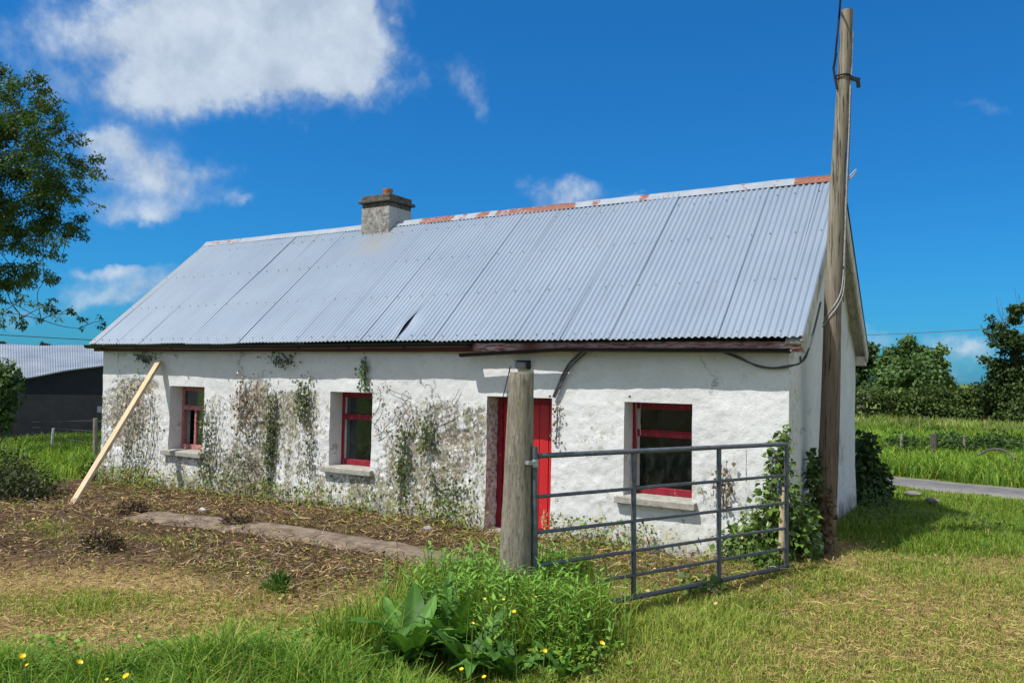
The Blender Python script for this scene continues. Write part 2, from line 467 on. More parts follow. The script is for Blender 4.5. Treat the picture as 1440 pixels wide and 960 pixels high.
def f_ground(t, b, o):
    p = t.pos()
    gr = t.attr('green'); br = t.attr('brown')
    n1 = t.noise(p, 2.2, 6, .65); n2 = t.noise(p, 14, 6, .7); n3 = t.noise(p, 70, 5, .75)
    tan = t.mix(t.ramp(n3, .35, .65), (.27, .18, .075), (.50, .36, .165))
    brn = t.mix(t.ramp(n3, .35, .65), (.036, .023, .015), (.185, .12, .072))
    grn = t.mix(t.ramp(n3, .35, .65), (.09, .13, .022), (.21, .26, .05))
    a = t.math('ADD', br, t.math('MULTIPLY', t.math('SUBTRACT', n2, .5), .9))
    a = t.math('ADD', a, t.math('MULTIPLY', t.math('SUBTRACT', n1, .5), .6))
    c = t.mix(t.ramp(a, .3, .7), tan, brn)
    g = t.math('ADD', gr, t.math('MULTIPLY', t.math('SUBTRACT', n2, .5), .9))
    g = t.math('ADD', g, t.math('MULTIPLY', t.math('SUBTRACT', n1, .5), .5))
    c = t.mix(t.ramp(g, .32, .72), c, grn)
    t.inp(b, 'Base Color', c); b.inputs['Roughness'].default_value = 1.0; b.inputs['Specular IOR Level'].default_value = .05
    t.inp(b, 'Normal', t.bump(t.math('ADD', n2, n3), .9, .03))
M_ground = material('rough_ground', f_ground)
def f_path(t, b, o):
    p = t.pos(); n = t.noise(p, 5, 6, .65); m = t.noise(p, 40, 5, .7)
    c = t.mix(t.ramp(n, .35, .65), (.11, .08, .055), (.27, .208, .15))
    c = t.mix(t.ramp(m, .5, .7, 0, .6), c, (.09, .065, .045))
    c = t.mix(t.ramp(t.noise(t.mapping(p, (1.0, 5, 5)), 1, 5, .7), .55, .68), c, (.085, .06, .042))
    t.inp(b, 'Base Color', c); b.inputs['Roughness'].default_value = 1.0
    t.inp(b, 'Normal', t.bump(t.math('ADD', n, m), .5, .015))
M_path = material('earthy_concrete_path', f_path)
def f_lane(t, b, o):
    p = t.pos(); n = t.noise(p, 3, 6, .65); m = t.noise(p, 45, 5, .75)
    c = t.mix(t.ramp(n, .35, .65), (.095, .092, .092), (.17, .163, .155))
    c = t.mix(t.math('MULTIPLY', t.attr('edge'), t.ramp(m, .35, .6)), c, (.34, .30, .24))
    t.inp(b, 'Base Color', c); b.inputs['Roughness'].default_value = .95
    t.inp(b, 'Normal', t.bump(m, .4, .01))
M_lane = material('worn_tarmac', f_lane)

# ================================================================== GROUND
def wall_pt(px, py, Y=0.0): return at_y(px, py, Y)
PATH = [ground(*q) for q in ((196, 726), (290, 735), (400, 748), (500, 764), (590, 781), (655, 795), (712, 806))]
PATH = np.array(PATH)
PATH_HALF = np.array([.34, .31, .32, .31, .31, .36, .42])
LANE = np.array([(-30, 18.2), (-10, 13.6), (5, 10.7), (12.4, 8.95), (14.7, 8.5), (18, 8.1), (26, 7.6), (60, 7.0)], float)
def seg_dist(x, y, poly):
    d = np.full(np.shape(x), 1e9)
    for a, b in zip(poly[:-1], poly[1:]):
        a = a[:2]; b = b[:2]; ab = b-a
        t = np.clip(((x-a[0])*ab[0]+(y-a[1])*ab[1])/(ab@ab), 0, 1)
        d = np.minimum(d, np.hypot(x-a[0]-t*ab[0], y-a[1]-t*ab[1]))
    return d
def in_house(x, y, m=0.0):
    return (x > -m) & (x < 12.373+m) & (y > -m) & (y < 4.677+m)

def zones(x, y):
    """green cover and brown litter, 0..1, over the ground"""
    px, py, d = project(np.stack([x, y, gz(x, y)], -1))
    ok = (d > .5)
    px = np.where(ok, px, 720); py = np.where(ok, py, 1000)
    green = np.full(px.shape, .12)
    # cleared yard in front of the cottage
    green = np.maximum(green, ss((py-893-14*np.sin(px/70.))/45)*(px < 640)*1.0)
    green = np.maximum(green, .62*blob(px, py, 120, 850, 190, 26))
    green = np.maximum(green, .55*blob(px, py, 400, 880, 150, 22))
    green = np.maximum(green, .5*blob(px, py, 60, 745, 60, 14))
    green = np.maximum(green, .45*blob(px, py, 270, 770, 45, 10))
    green = np.maximum(green, .75*blob(px, py, 390, 828, 16, 12))
    green = np.maximum(green, .5*blob(px, py, 230, 758, 60, 8))
    green = np.maximum(green, .45*blob(px, py, 330, 800, 60, 9))
    # weedy clump by the gate post
    green = np.maximum(green, 1.2*blob(px, py, 700, 900, 150, 110))
    # right-hand grass
    green = np.maximum(green, .50*(px > 860)*(py > 790))
    green = np.maximum(green, .95*blob(px, py, 980, 890, 210, 70))
    green = np.maximum(green, .75*blob(px, py, 1150, 825, 120, 22))
    green = np.maximum(green, .62*blob(px, py, 1060, 800, 120, 30)*(px > 850))
    green = np.maximum(green, 1.0*ss((px-1150)/50)*ss((800-py)/30))
    green = np.maximum(green, .8*blob(px, py, 1290, 800, 130, 26))
    dry = 1.0*blob(px, py, 1330, 900, 215, 48) + .8*blob(px, py, 1180, 770, 70, 16) + .5*blob(px, py, 1210, 840, 70, 20)
    green = green*(1-.85*np.clip(dry, 0, 1))
    brown = np.where(px < 860, ss((905-py)/120), .0)
    brown = np.maximum(brown, .95*blob(px, py, 930, 810, 150, 42))
    brown = np.maximum(brown*.95, 0)
    brown = brown - .75*blob(px, py, 60, 820, 170, 40) - .5*blob(px, py, 260, 830, 120, 40) - .45*blob(px, py, 520, 850, 70, 40)
    back = (y > 5.2) | ((px < 200) & (py < 690-.15*px) & (x < 1.2)) | (x < -9)
    green = np.where(back, 1.0, green)
    brown = np.where(back, 0, brown)
    return np.clip(green, 0, 1.3), np.clip(brown, 0, 1)

xs = np.concatenate([-np.geomspace(400, 8, 26), np.arange(-7.2, 20, .11), np.geomspace(21, 420, 24)])
ys = np.concatenate([-np.geomspace(60, 11, 10), np.arange(-10, 12, .11), np.geomspace(12.8, 700, 30)])
X, Y = np.meshgrid(xs, ys)
Z = gz(X, Y)
nx, ny = len(xs), len(ys)
gi = (np.arange(ny-1)[:, None]*nx+np.arange(nx-1)[None]).reshape(-1)
gq = np.stack([gi, gi+1, gi+nx+1, gi+nx], 1)
G_, B_ = zones(X.reshape(-1), Y.reshape(-1))
o = np_mesh('ground', np.stack([X, Y, Z], -1).reshape(-1, 3), quads=gq, mats=M_ground, attrs={'green': G_, 'brown': B_}, smooth=True)
tag(o, 'rough cleared yard and grass around the cottage', 'ground', kind='structure')

def strip(name, poly, half, mat, lift, nseg, na=7, wob=.08):
    poly = np.asarray(poly)[:, :2]
    t = np.concatenate([[0], np.cumsum(np.linalg.norm(np.diff(poly, axis=0), axis=1))])
    tt = np.linspace(0, t[-1], nseg)
    cx_, cy_ = np.interp(tt, t, poly[:, 0]), np.interp(tt, t, poly[:, 1])
    hw = np.interp(tt, t, half) if hasattr(half, '__len__') else np.full(nseg, half)
    dx, dy = np.gradient(cx_), np.gradient(cy_); l = np.hypot(dx, dy); nx_, ny_ = -dy/l, dx/l
    V = []; e = []
    for j in range(na):
        k = -1+2*j/(na-1)
        w = hw*k*(1+wob*2*(vnoise(tt*2.5, np.full(nseg, j*3.3), s=9)-.5)*(abs(k) == 1))
        x, y = cx_+nx_*w, cy_+ny_*w
        V.append(np.stack([x, y, gz(x, y)+lift*(1 if abs(k) < 1 else -.5)], 1)); e.append(np.full(nseg, abs(k)**2))
    V = np.concatenate(V)
    i = (np.arange(na-1)[:, None]*nseg+np.arange(nseg-1)[None]).reshape(-1)
    return np_mesh(name, V, quads=np.stack([i, i+1, i+nseg+1, i+nseg], 1)[:, ::-1], mats=mat, attrs={'edge': np.concatenate(e)}, smooth=True)
o = strip('path', PATH, PATH_HALF, M_path, .03, 90, 9, .25); tag(o, 'earth covered concrete path running along the front of the cottage', 'path', kind='structure')
o = strip('lane', LANE, .85, M_lane, .035, 240, 9, .12); tag(o, 'narrow grey tarmac lane passing behind the cottage', 'lane', kind='structure')

# ================================================================== COTTAGE
L, D = 12.373, 4.677
TH = .45
ZT, ZS = 1.723, .623
OPEN = [(1.979, 2.880, ZS, ZT), (5.758, 6.579, ZS, ZT), (10.484, 11.315, ZS, ZT), (8.552, 9.514, -.3, 1.735)]
WTOP = 2.42
YO, ZE, ZR = .18, 2.461, 4.709
XL, XR = -.17, L+.19
house = thing('cottage', 'long whitewashed stone cottage with a pale corrugated iron roof', 'cottage', (L/2, D/2, 0))

def grid_lines(a, b, step, snaps):
    pts = [a]+sorted(set(s for s in snaps if a < s < b))+[b]; out = []
    for u, v in zip(pts[:-1], pts[1:]):
        n = max(1, int(round((v-u)/step))); out += list(np.linspace(u, v, n+1)[:-1])
    return np.array(out+[b])
wx = grid_lines(0, L, .018, [q for w in OPEN for q in w[:2]])
wz = grid_lines(-.35, WTOP, .018, [q for w in OPEN for q in w[2:]])
WX, WZ = np.meshgrid(wx, wz)
fx, fz = WX.reshape(-1), WZ.reshape(-1)
px, py, _ = project(np.stack([fx, np.zeros_like(fx), fz], 1))
band = 545 + 10*np.sin(px/90.) + 16*(fbm(px/40, py/40, s=31)-.5)
band = np.where(px < 230, band-14, band)
pit = ss((py-band)/22)*np.where(px < 690, .92, .36)
pit = pit*(1-.8*np.exp(-((px-497)/38)**2*1.0)*(py < 668)*(py > 520))
pit = pit*(1-.65*np.exp(-((px-262)/38)**2)*(py < 640)*(py > 520)) + .0
for c in ((175, 600, 40, 80), (375, 590, 45, 80), (420, 580, 25, 40), (600, 610, 60, 55), (300, 600, 22, 50), (560, 690, 70, 40)):
    pit = pit + .30*blob(px, py, *c)
pit = pit + .35*blob(px, py, 835, 610, 30, 45) + .3*blob(px, py, 1010, 690, 60, 40)+.25*blob(px, py, 900, 700, 160, 25)
pit = np.clip(.93*pit*(.34+.55*fbm(px/22, py/30, s=12)+.75*fbm(px/9, py/60, o=3, s=13)), 0, 1.15)
peel = np.zeros_like(px)
for c in ((178, 580, 36, 66, .82), (362, 575, 28, 55, .75), (355, 650, 38, 45, .6), (345, 690, 60, 22, .7), (640, 618, 42, 18, .62), (615, 645, 28, 16, .5),
          (585, 560, 40, 12, .4), (425, 568, 18, 25, .45), (195, 545, 34, 18, .7), (560, 600, 30, 40, .42), (650, 660, 40, 40, .45), (470, 720, 90, 14, .5), (255, 680, 60, 20, .42)):
    peel = np.maximum(peel, c[4]*blob(px, py, *c[:4]))
peel = peel*(py > band-16)
peel = np.clip(peel*(.6+.85*fbm(px/16, py/16, s=51)), 0, 1)
damp = np.clip(.9*ss((fz*-1+.42)/.4) + .6*blob(px, py, 660, 690, 50, 40) + .4*blob(px, py, 300, 680, 90, 25) + .35*blob(px, py, 980, 745, 120, 25), 0, 1)*(px < 1090)
soil = np.clip(.8*ss((.24-fz)/.25), 0, 1)*np.where(px < 720, 1, .7)
disp = (fbm(fx*.9, fz*.9, o=2, s=61)-.5)*.05 + (fbm(fx*6, fz*6, o=3, s=62)-.5)*.016
disp += -.020*ss((peel-.3)/.25) * (.4+1.2*fbm(fx*11, fz*15, o=2, s=63))
disp += (fbm(fx*13, fz*15, o=2, s=64)-.5)*.022*np.clip(pit, 0, 1)
edge = np.ones_like(fx)
fy = -disp - .03*ss((.6-fz)/.8) + .008
V = [np.stack([fx, fy, fz], 1)]
nxx, nzz = len(wx), len(wz)
xm, zm = (wx[:-1]+wx[1:])/2, (wz[:-1]+wz[1:])/2
keep = np.ones((nzz-1, nxx-1), bool)
for a, b, c, d in OPEN: keep &= ~((xm[None] > a) & (xm[None] < b) & (zm[:, None] > c) & (zm[:, None] < d))
i = (np.arange(nzz-1)[:, None]*nxx+np.arange(nxx-1)[None]); qf = np.stack([i, i+1, i+nxx+1, i+nxx], -1)[keep]
quads = [qf]; att = {k: [v] for k, v in (('pit', pit), ('peel', peel), ('damp', damp), ('soil', soil))}
off = len(fx)
def add_sheet(P, fn, att_vals):   # grid P (n,m,3)
    global off
    n, m = P.shape[:2]
    j = (np.arange(n-1)[:, None]*m+np.arange(m-1)[None]).reshape(-1)+off
    quads.append(np.stack([j, j+1, j+m+1, j+m], 1)[:, ::fn]); V.append(P.reshape(-1, 3)); off += n*m
    for k in att:
        v = att_vals.get(k, 0.0)
        att[k].append(np.broadcast_to(np.asarray(v, float).reshape(-1), (n*m,)) if np.size(v) > 1 else np.full(n*m, v))
F2 = fy.reshape(nzz, nxx)
def reveal(line_x, line_z, idxs, flip, av):
    # idxs: list of (iz, ix) along the opening edge
    rows = []
    ysteps = np.linspace(0, 1, 12)
    y0 = np.array([F2[a, b] for a, b in idxs]); x0 = np.array([wx[b] for a, b in idxs]); z0 = np.array([wz[a] for a, b in idxs])
    P = np.zeros((12, len(idxs), 3))
    for r, tt in enumerate(ysteps):
        P[r, :, 0] = x0; P[r, :, 1] = y0*(1-tt)+TH*tt; P[r, :, 2] = z0
        if 0 < r < 11:
            nzv = (fbm(x0*9+r, z0*9, o=2, s=71)-.5)*av.get('rough', .01)
            if flip in (0, 1): P[r, :, 0] += nzv
            else: P[r, :, 2] += nzv
    add_sheet(P, 1 if flip in (1, 2) else -1, av)
for wi, (a, b, c, d) in enumerate(OPEN):
    ia, ib = np.argmin(abs(wx-a)), np.argmin(abs(wx-b)); ic, id_ = np.argmin(abs(wz-c)), np.argmin(abs(wz-d))
    av = dict(pit=.2, peel=.0, damp=0., soil=0.) if wi < 3 else dict(pit=.7, peel=.45, damp=0., soil=.15, rough=.06)
    reveal(0, 0, [(k, ia) for k in range(ic, id_+1)], 0, av)
    if wi == 3: av = dict(pit=.6, peel=.3, damp=0., soil=.2, rough=.03)
    reveal(0, 0, [(k, ib) for k in range(ic, id_+1)], 1, av)
    reveal(0, 0, [(id_, k) for k in range(ia, ib+1)], 2, av)
    if wi < 3: reveal(0, 0, [(ic, k) for k in range(ia, ib+1)], 3, av)
o = np_mesh('front_wall', np.concatenate(V), quads=np.concatenate(quads), mats=M_wall, attrs={k: np.concatenate(v) for k, v in att.items()}, parent=house, smooth=True)

def zroof(y): # underside of the roof over the width
    return ZE + (ZR-ZE)*(1-abs(y-D/2)/(D/2+YO)) - .035
def gable(x, flip, name, step):
    global V, quads, att, off
    yy = np.linspace(0, D, int(D/step)+1); tt = np.linspace(0, 1, int(3.5/step)+1)
    P = np.zeros((len(tt), len(yy), 3))
    top = zroof(yy)
    sgn = 1 if flip > 0 else -1
    for r, t_ in enumerate(tt):
        z = -.35+(top+.35)*t_
        P[r, :, 1] = yy; P[r, :, 2] = z
        P[r, :, 0] = x + sgn*ss(yy/.35)*((fbm(yy*1.3, z*1.3, o=2, s=81)-.5)*.03+(fbm(yy*5, z*5, o=3, s=82)-.5)*.016+.03*ss((.8-z)/1.0))
        ed = F2[:, -1] if sgn > 0 else F2[:, 0]
        P[r, 0, 1] = np.interp(z[0], wz, ed) if z[0] < WTOP else ed[-1]
    V, quads, off = [], [], 0; att = {k: [] for k in ('pit', 'peel', 'damp', 'soil')}
    zz = P[..., 2].reshape(-1); y_ = P[..., 1].reshape(-1)
    pt = .30+.3*ss((.9-zz)/.9)+.35*np.exp(-((y_-.25)/.3)**2)
    so = ss((.34+.25*(fbm(y_*2.5, zz*.5, o=3, s=84)-.5)-zz)/.2)*1.0
    add_sheet(P, flip, dict(pit=pt, soil=so, damp=.0))
    ins = P.copy(); ins[..., 0] = x - sgn*TH
    add_sheet(ins, -flip, dict(pit=.1))
    return np_mesh(name, np.concatenate(V), quads=np.concatenate(quads), mats=M_wall, attrs={k: np.concatenate(v) for k, v in att.items()}, parent=house, smooth=True)
gable(L, 1, 'gable_wall', .035)
gable(0, -1, 'gable_wall', .15)
V, quads, off = [], [], 0; att = {k: [] for k in ('pit', 'peel', 'damp', 'soil')}
bxs, bzs = np.linspace(0, L, 80), np.linspace(-.35, WTOP, 20); BX, BZ = np.meshgrid(bxs, bzs)
add_sheet(np.stack([BX, np.full_like(BX, D), BZ], -1), -1, dict(pit=.4, soil=ss((.3-BZ)/.3)))
add_sheet(np.stack([BX, np.full_like(BX, D-TH), BZ], -1), 1, dict(pit=.1))
np_mesh('back_wall', np.concatenate(V), quads=np.concatenate(quads), mats=M_wall, attrs={k: np.concatenate(v) for k, v in att.items()}, parent=house, smooth=True)
b = MB()
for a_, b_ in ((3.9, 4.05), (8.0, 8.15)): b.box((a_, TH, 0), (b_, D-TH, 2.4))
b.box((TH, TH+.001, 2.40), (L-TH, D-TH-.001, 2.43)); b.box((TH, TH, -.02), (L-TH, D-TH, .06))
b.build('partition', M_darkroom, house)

# ---- roof sheets
SL = np.array([D/2+YO, ZR-ZE]); SLEN = np.hypot(*SL); SD = SL/SLEN; SN = np.array([-SD[1], SD[0]])
def roof_pt(x, t, h, back=False):   # t metres up the slope from the eave, h above the sheet plane
    y = -YO + SD[0]*t + SN[0]*h; z = ZE + SD[1]*t + SN[1]*h
    return np.stack([x, (D-y) if back else y, z], -1)
def roof_hit(px_, py_):
    d = ray(px_, py_); n = np.array([0, SN[0], SN[1]]); p0 = np.array([0, -YO, ZE])
    return C + d*(n@(p0-C))/(n@d)
SHEET = .646; PITCH_C = .076
seam_lift = roof_hit(560, 470)[0]
x0 = seam_lift - SHEET*math.floor((seam_lift-XL)/SHEET)
seams = [XL]+list(np.arange(x0 if x0-XL > .05 else x0+SHEET, XR-.05, SHEET))+[XR]
RV, RQ, RD = [], [], []; ro = 0
rows = np.concatenate([np.linspace(0, .9, 16), np.linspace(1.0, SLEN, 12)])
for side in (False, True):
    for k, (a, c) in enumerate(zip(seams[:-1], seams[1:])):
        n = int((c-a+.03)/PITCH_C*8); xx = np.linspace(a, min(c+.028, XR), n+1)
        skew = random.uniform(-.006, .006); off_t = random.uniform(-.012, .012); hh = random.uniform(-.002, .002); stp = random.choice((.003, .004, .006, .009))
        XX, TT = np.meshgrid(xx, rows)
        u = (XX-a)/(c-a)
        h = .0118*np.cos(2*np.pi*XX/PITCH_C) + stp*u*u + hh
        h = h + (fbm(XX*.9, TT*.9, o=2, s=91)-.5)*.022
        if not side:
            sag = -.02*np.exp(-((XX-3.2)/2.2)**2)*np.exp(-TT/1.5)
            h = h + sag
            if abs(c-seam_lift) < .02:
                bump = np.exp(-((TT-.33)/.24)**2)
                h = h + .034*bump*ss((u-.72)/.3)
            if abs(a-seam_lift) < .02:
                bump = np.exp(-((TT-.3)/.25)**2)
                fl = bump*np.exp(-(u/.33)**2)
                h = h*(1-fl) - .016*fl
        Tm = TT + (off_t*(1-TT/SLEN))
        P = roof_pt(XX+skew*(TT-1.5), Tm, h, side).reshape(-1, 3)
        RV.append(P); m = len(xx); nr = len(rows)
        j = (np.arange(nr-1)[:, None]*m+np.arange(m-1)[None]).reshape(-1)+ro
        RQ.append(np.stack([j, j+1, j+m+1, j+m], 1)[:, ::(-1 if side else 1)]); ro += nr*m
        dt = .9*np.exp(-((P[:, 0]-4.95)/.35)**2)*(np.abs(P[:, 2]-4.35) < .35)*(not side) + .9*(XX.reshape(-1) < XL+.16) + .45*np.exp(-TT.reshape(-1)/.05)
        RD.append(np.clip(dt, 0, 1))
roof = np_mesh('roof', np.concatenate(RV), quads=np.concatenate(RQ), mats=M_roof, attrs={'dirt': np.concatenate(RD)}, parent=house, smooth=True)
# roofing nails
nb = MB()
for t_ in (.09, 1.05, 2.05, 3.0):
    x = XL+.12
    while x < XR-.05:
        xx = round(x/PITCH_C)*PITCH_C
        p = roof_pt(np.array(xx), t_+random.uniform(-.012, .012), .016)
        q = roof_pt(np.array(xx), t_, .032)
        nb.tube([p, p+(q-p)/np.linalg.norm(q-p)*.010], [.010, .006], 6)
        x += PITCH_C*random.choice((3, 3, 4))
nb.build('roof_nails', simple('nail_heads', (.20, .19, .18), .6), roof)['kind'] = 'stuff'

# ridge flashing
rx_ = np.arange(XL-.01, XR+.015, .03)
def rust_w(x):
    r = np.zeros_like(x)
    for a, c, w in ((296, 345, .44), (592, 643, .60), (645, 662, .46), (669, 693, .56), (697, 718, .56), (716, 814, .68), (832, 848, .58), (899, 918, .56), (930, 947, .42), (1006, 1016, .42), (1038, 1062, .40), (1083, 1102, .42), (1119, 1190, .95)):
        xa, xb = [at_y(q, 0, D/2-.05) for q in (a, c)]
        # only the x-coordinate along the ridge matters
        fa = ridge_x(a); fb = ridge_x(c)
        r = np.maximum(r, w*ss((x-fa)/.16+.5)*ss((fb-x)/.16+.5))
    return r
def ridge_x(pxv):
    # x along the ridge line whose projection has this image column
    lo, hi = -2.0, 14.0
    for _ in range(40):
        m = (lo+hi)/2
        if project(np.array([m, D/2, ZR]))[0] < pxv: lo = m
        else: hi = m
    return lo
ra = rust_w(rx_)
RVs, ratt = [], []
prof = [(-.135, .014), (-.09, .019), (-.05, .022), (-.012, .030)]
ring = []
for s_, h_ in prof: ring.append(('f', SLEN+s_, h_))
ring.append(('t', 0, .06))
for s_, h_ in prof[::-1]: ring.append(('b', SLEN+s_, h_))
wob = (fbm(rx_*1.2, rx_*0, o=3, s=97)-.5)*.02
for kind, t_, h_ in ring:
    if kind == 't': P = np.stack([rx_, np.full_like(rx_, D/2), np.full_like(rx_, ZR+.034)+wob], 1)
    else: P = roof_pt(rx_, np.full_like(rx_, t_)+wob*.3, h_+wob*.3, kind == 'b')
    RVs.append(P); ratt.append(ra*(.85 if kind == 't' else 1))
m = len(rx_); j = (np.arange(len(ring)-1)[:, None]*m+np.arange(m-1)[None]).reshape(-1)
np_mesh('ridge_flashing', np.concatenate(RVs), quads=np.stack([j, j+1, j+m+1, j+m], 1), mats=M_ridge, attrs={'rust': np.concatenate(ratt)}, parent=roof, smooth=True)

# chimney
ch = MB(); CX0, CX1, CY0, CY1 = 4.401, 5.03, 2.123, 2.735
ch.box((CX0-.012, CY0-.012, 4.1), (CX1+.012, CY1+.012, 4.99)); ch.box((CX0-.005, CY0-.005, 4.99), (CX1+.005, CY1+.005, 5.07), 1)
chim = ch.build('chimney', [M_chim, M_cap], roof, bevel=.012)
cc = MB(); cc.box((CX0-.062, CY0-.062, 5.072), (CX1+.062, CY1+.062, 5.128)); cc.box((CX0-.012, CY0-.012, 5.128), (CX1+.012, CY1+.012, 5.215))
cc.build('chimney_cap', M_cap, roof, bevel=.012)
cp = MB(); pc = np.array([4.80, CY0+.22, 5.205])
prf = [(.082, 0), (.082, .03), (.088, .09), (.095, .11), (.095, .145), (.075, .145), (.07, .05)]
cp.tube([pc+np.array([0, 0, z]) for r, z in prf], [r for r, z in prf], 20)
cp.build('chimney_pot', M_terra, roof, smooth=True)

# fascia, gutters, barge boards
fx_ = np.linspace(XL+.06, L+.16, 260); V = []; bare = []
xb0, xb1 = at_y(664, 490, -.12)[0], at_y(745, 490, -.12)[0]
for y, z0_, in ((-.115, 2.315), (-.115, 2.425), (-.09, 2.425), (-.09, 2.315)):
    V.append(np.stack([fx_, np.full_like(fx_, y), z0_+(fbm(fx_*.8, fx_*0, s=5)-.5)*.02], 1))
    bare.append(np.clip(ss((fx_-xb0)/.05)*ss((xb1-fx_)/.4), 0, 1)+.45*ss((fx_-xb1)/.3)+.5*ss((fx_-(L-.12))/.1))
m = len(fx_); qs = []
for r in range(4):
    j = np.arange(m-1)+r*m; k = np.arange(m-1)+((r+1) % 4)*m; qs.append(np.stack([j, j+1, k+1, k], 1))
np_mesh('fascia', np.concatenate(V), quads=np.concatenate(qs), mats=M_fascia, attrs={'bare': np.clip(np.concatenate(bare), 0, 1)}, parent=house)
sf = MB(); sf.box((XL+.06, -.09, 2.40), (L+.16, .02, 2.418)); sf.build('soffit', M_fascia, house)
bb = MB()
def gutter(name, pts, r):
    pts = [np.array(p) for p in pts]; V = []; n = 11; Q = []
    for p in pts:
        for k in range(n):
            a = math.pi+math.pi*k/(n-1); V.append(p+np.array([0, math.cos(a)*r, math.sin(a)*r*.95]))
        for k in range(n):
            a = 2*math.pi-math.pi*k/(n-1); V.append(p+np.array([0, math.cos(a)*(r-.008), math.sin(a)*(r-.008)*.95+.001]))
    N = 2*n
    for i_ in range(len(pts)-1):
        for k in range(N): Q.append((i_*N+k, i_*N+(k+1) % N, (i_+1)*N+(k+1) % N, (i_+1)*N+k))
    mb = MB(); mb.add(V, Q)
    e = len(V)-N
    for st in (0, e):
        for k in range(n-1): mb.add([V[st+k], V[st+k+1], V[st+N-2-k], V[st+N-1-k]], [(0, 1, 2, 3)])
    return mb
GY = -.19
lp = [(XL-.02, GY-.01, 2.432), (1.5, GY, 2.424), (3.5, GY, 2.408), (5.5, GY, 2.414), (at_y(660, 488, GY)[0], GY, 2.43)]
g1 = gutter('gutter', lp, .068)
for x in np.arange(.3, 8, 1.0): g1.box((x, GY-.066, 2.352), (x+.03, GY+.07, 2.36))
g1.build('gutter', M_gutter, house, smooth=True)
e0 = at_y(648, 497, -.22); e1 = at_y(790, 489, -.19); e2 = at_y(1112, 490, -.17)
rp = [e0, e0*.5+e1*.5, e1, e1*.66+e2*.34, e1*.3+e2*.7, e2]
g2 = gutter('gutter', rp, .052); g2.build('gutter', M_gutter, house, smooth=True)['label'] = 'black gutter length fallen loose at one end above the door'

def barge(x0, x1, nm):
    for back in (False, True):
        mb = MB()
        t = np.linspace(-.02, SLEN+.0, 8)
        for h0, h1, xa, xb in ((-.20, -.022, x1-.028, x1), (-.075, -.055, x0, x1-.028)):
            P = []
            for tt in t:
                for (x, h) in ((xa, h0), (xb, h0), (xb, h1), (xa, h1)):
                    P.append(roof_pt(np.array(x), tt, h, back))
            Q = []
            for i_ in range(len(t)-1):
                for k in range(4): Q.append((i_*4+k, i_*4+(k+1) % 4, (i_+1)*4+(k+1) % 4, (i_+1)*4+k))
            Q += [(3, 2, 1, 0), tuple(len(P)-4+k for k in range(4))]
            mb.add(P, Q)
        # boxed foot of the verge
        y0 = -YO+.02; y1 = .005
        if back: y0, y1 = D-.005, D+YO-.02
        if back: mb.box((min(x0, x1)+.004, y0, ZE-.21), (max(x0, x1)-.03, y1, ZE-.06))
        mb.build(nm, M_barge, house, bevel=.004)
barge(L-.01, XR-.012, 'bargeboard')
def barge_left():
    for back in (False, True):
        mb = MB(); P = []; t = np.linspace(0, SLEN, 8)
        for tt in t:
            for (x, h) in ((XL+.01, -.17), (XL+.04, -.17), (XL+.04, -.022), (XL+.01, -.022)): P.append(roof_pt(np.array(x), tt, h, back))
        Q = []
        for i_ in range(len(t)-1):
            for k in range(4): Q.append((i_*4+k, i_*4+(k+1) % 4, (i_+1)*4+(k+1) % 4, (i_+1)*4+k))
        Q += [(3, 2, 1, 0), tuple(len(P)-4+k for k in range(4))]
        mb.add(P, Q); mb.build('bargeboard', M_barge, house)
barge_left()

# windows
FY = .27
def window(i, variant):
    a, b_, c, d = OPEN[i]
    s = MB(); ov = .085
    y0 = -.075
    s.hexa([(a-ov, y0, c-.085), (b_+ov*.7, y0, c-.085), (b_+ov*.7, .05, c-.085), (a-ov, .05, c-.085),
            (a-ov, y0, c-.008), (b_+ov*.7, y0, c-.008), (b_+ov*.7, .05, c+.004), (a-ov, .05, c+.004)])
    s.box((a+.004, .05, c-.06), (b_-.004, FY+.08, c+.006))
    w = .055
    fr = MB()
    zt = c+(d-c)*.655
    def st(x0, x1, z0, z1, y0=FY, y1=FY+.07): fr.box((x0, y0, z0), (x1, y1, z1))
    st(a+.002, a+w, c+.006, d-.002); st(b_-w*.55, b_-.002, c+.006, d-.002)
    fr.box((a+w, FY+.002, d-.085), (b_-w*.55, FY+.068, d-.003)); fr.box((a+w, FY-.018, c+.007), (b_-w*.55, FY+.068, c+.088))
    fr.box((a+w, FY-.012, zt-.035), (b_-w*.55, FY+.066, zt+.04))
    fr.box((a+w, FY-.028, zt+.034), (b_-w*.55, FY-.012, zt+.048))
    if variant == 0:
        mx = a+.40*(b_-a)-.02
        fr.box((mx, FY+.004, c+.089), (mx+.045, FY+.06, zt-.036))
    win = fr.build('window', M_redframe if variant != 0 else M_redworn, house, bevel=.004)
    s.build('sill', M_conc, win, bevel=.008)
    pn = MB()
    if variant == 0:
        pn.box((mx+.045, FY+.03, c+.088), (b_-w*.55, FY+.036, zt-.035)); pn.box((a+w, FY+.03, zt+.04), (b_-w*.55, FY+.036, d-.085))
    else:
        pn.box((a+w, FY+.03, c+.088), (b_-w*.55, FY+.036, zt-.035)); pn.box((a+w, FY+.03, zt+.04), (b_-w*.55, FY+.036, d-.085))
    pn.build('pane', M_glass, win)
    # pale sash bead inside the red frame
    bd = MB()
    if variant != 0:
        bd.box((a+w, FY+.012, c+.09), (a+w+.035, FY+.026, zt-.036)); bd.box((a+w, FY+.012, zt+.041), (a+w+.035, FY+.026, d-.086))
        bd.build('sash_bead', M_dimwall, win)
    return win
W1 = window(0, 0); W1['label'] = 'broken red window frame with one light missing and ivy inside'
W2 = window(1, 1); W3 = window(2, 2)

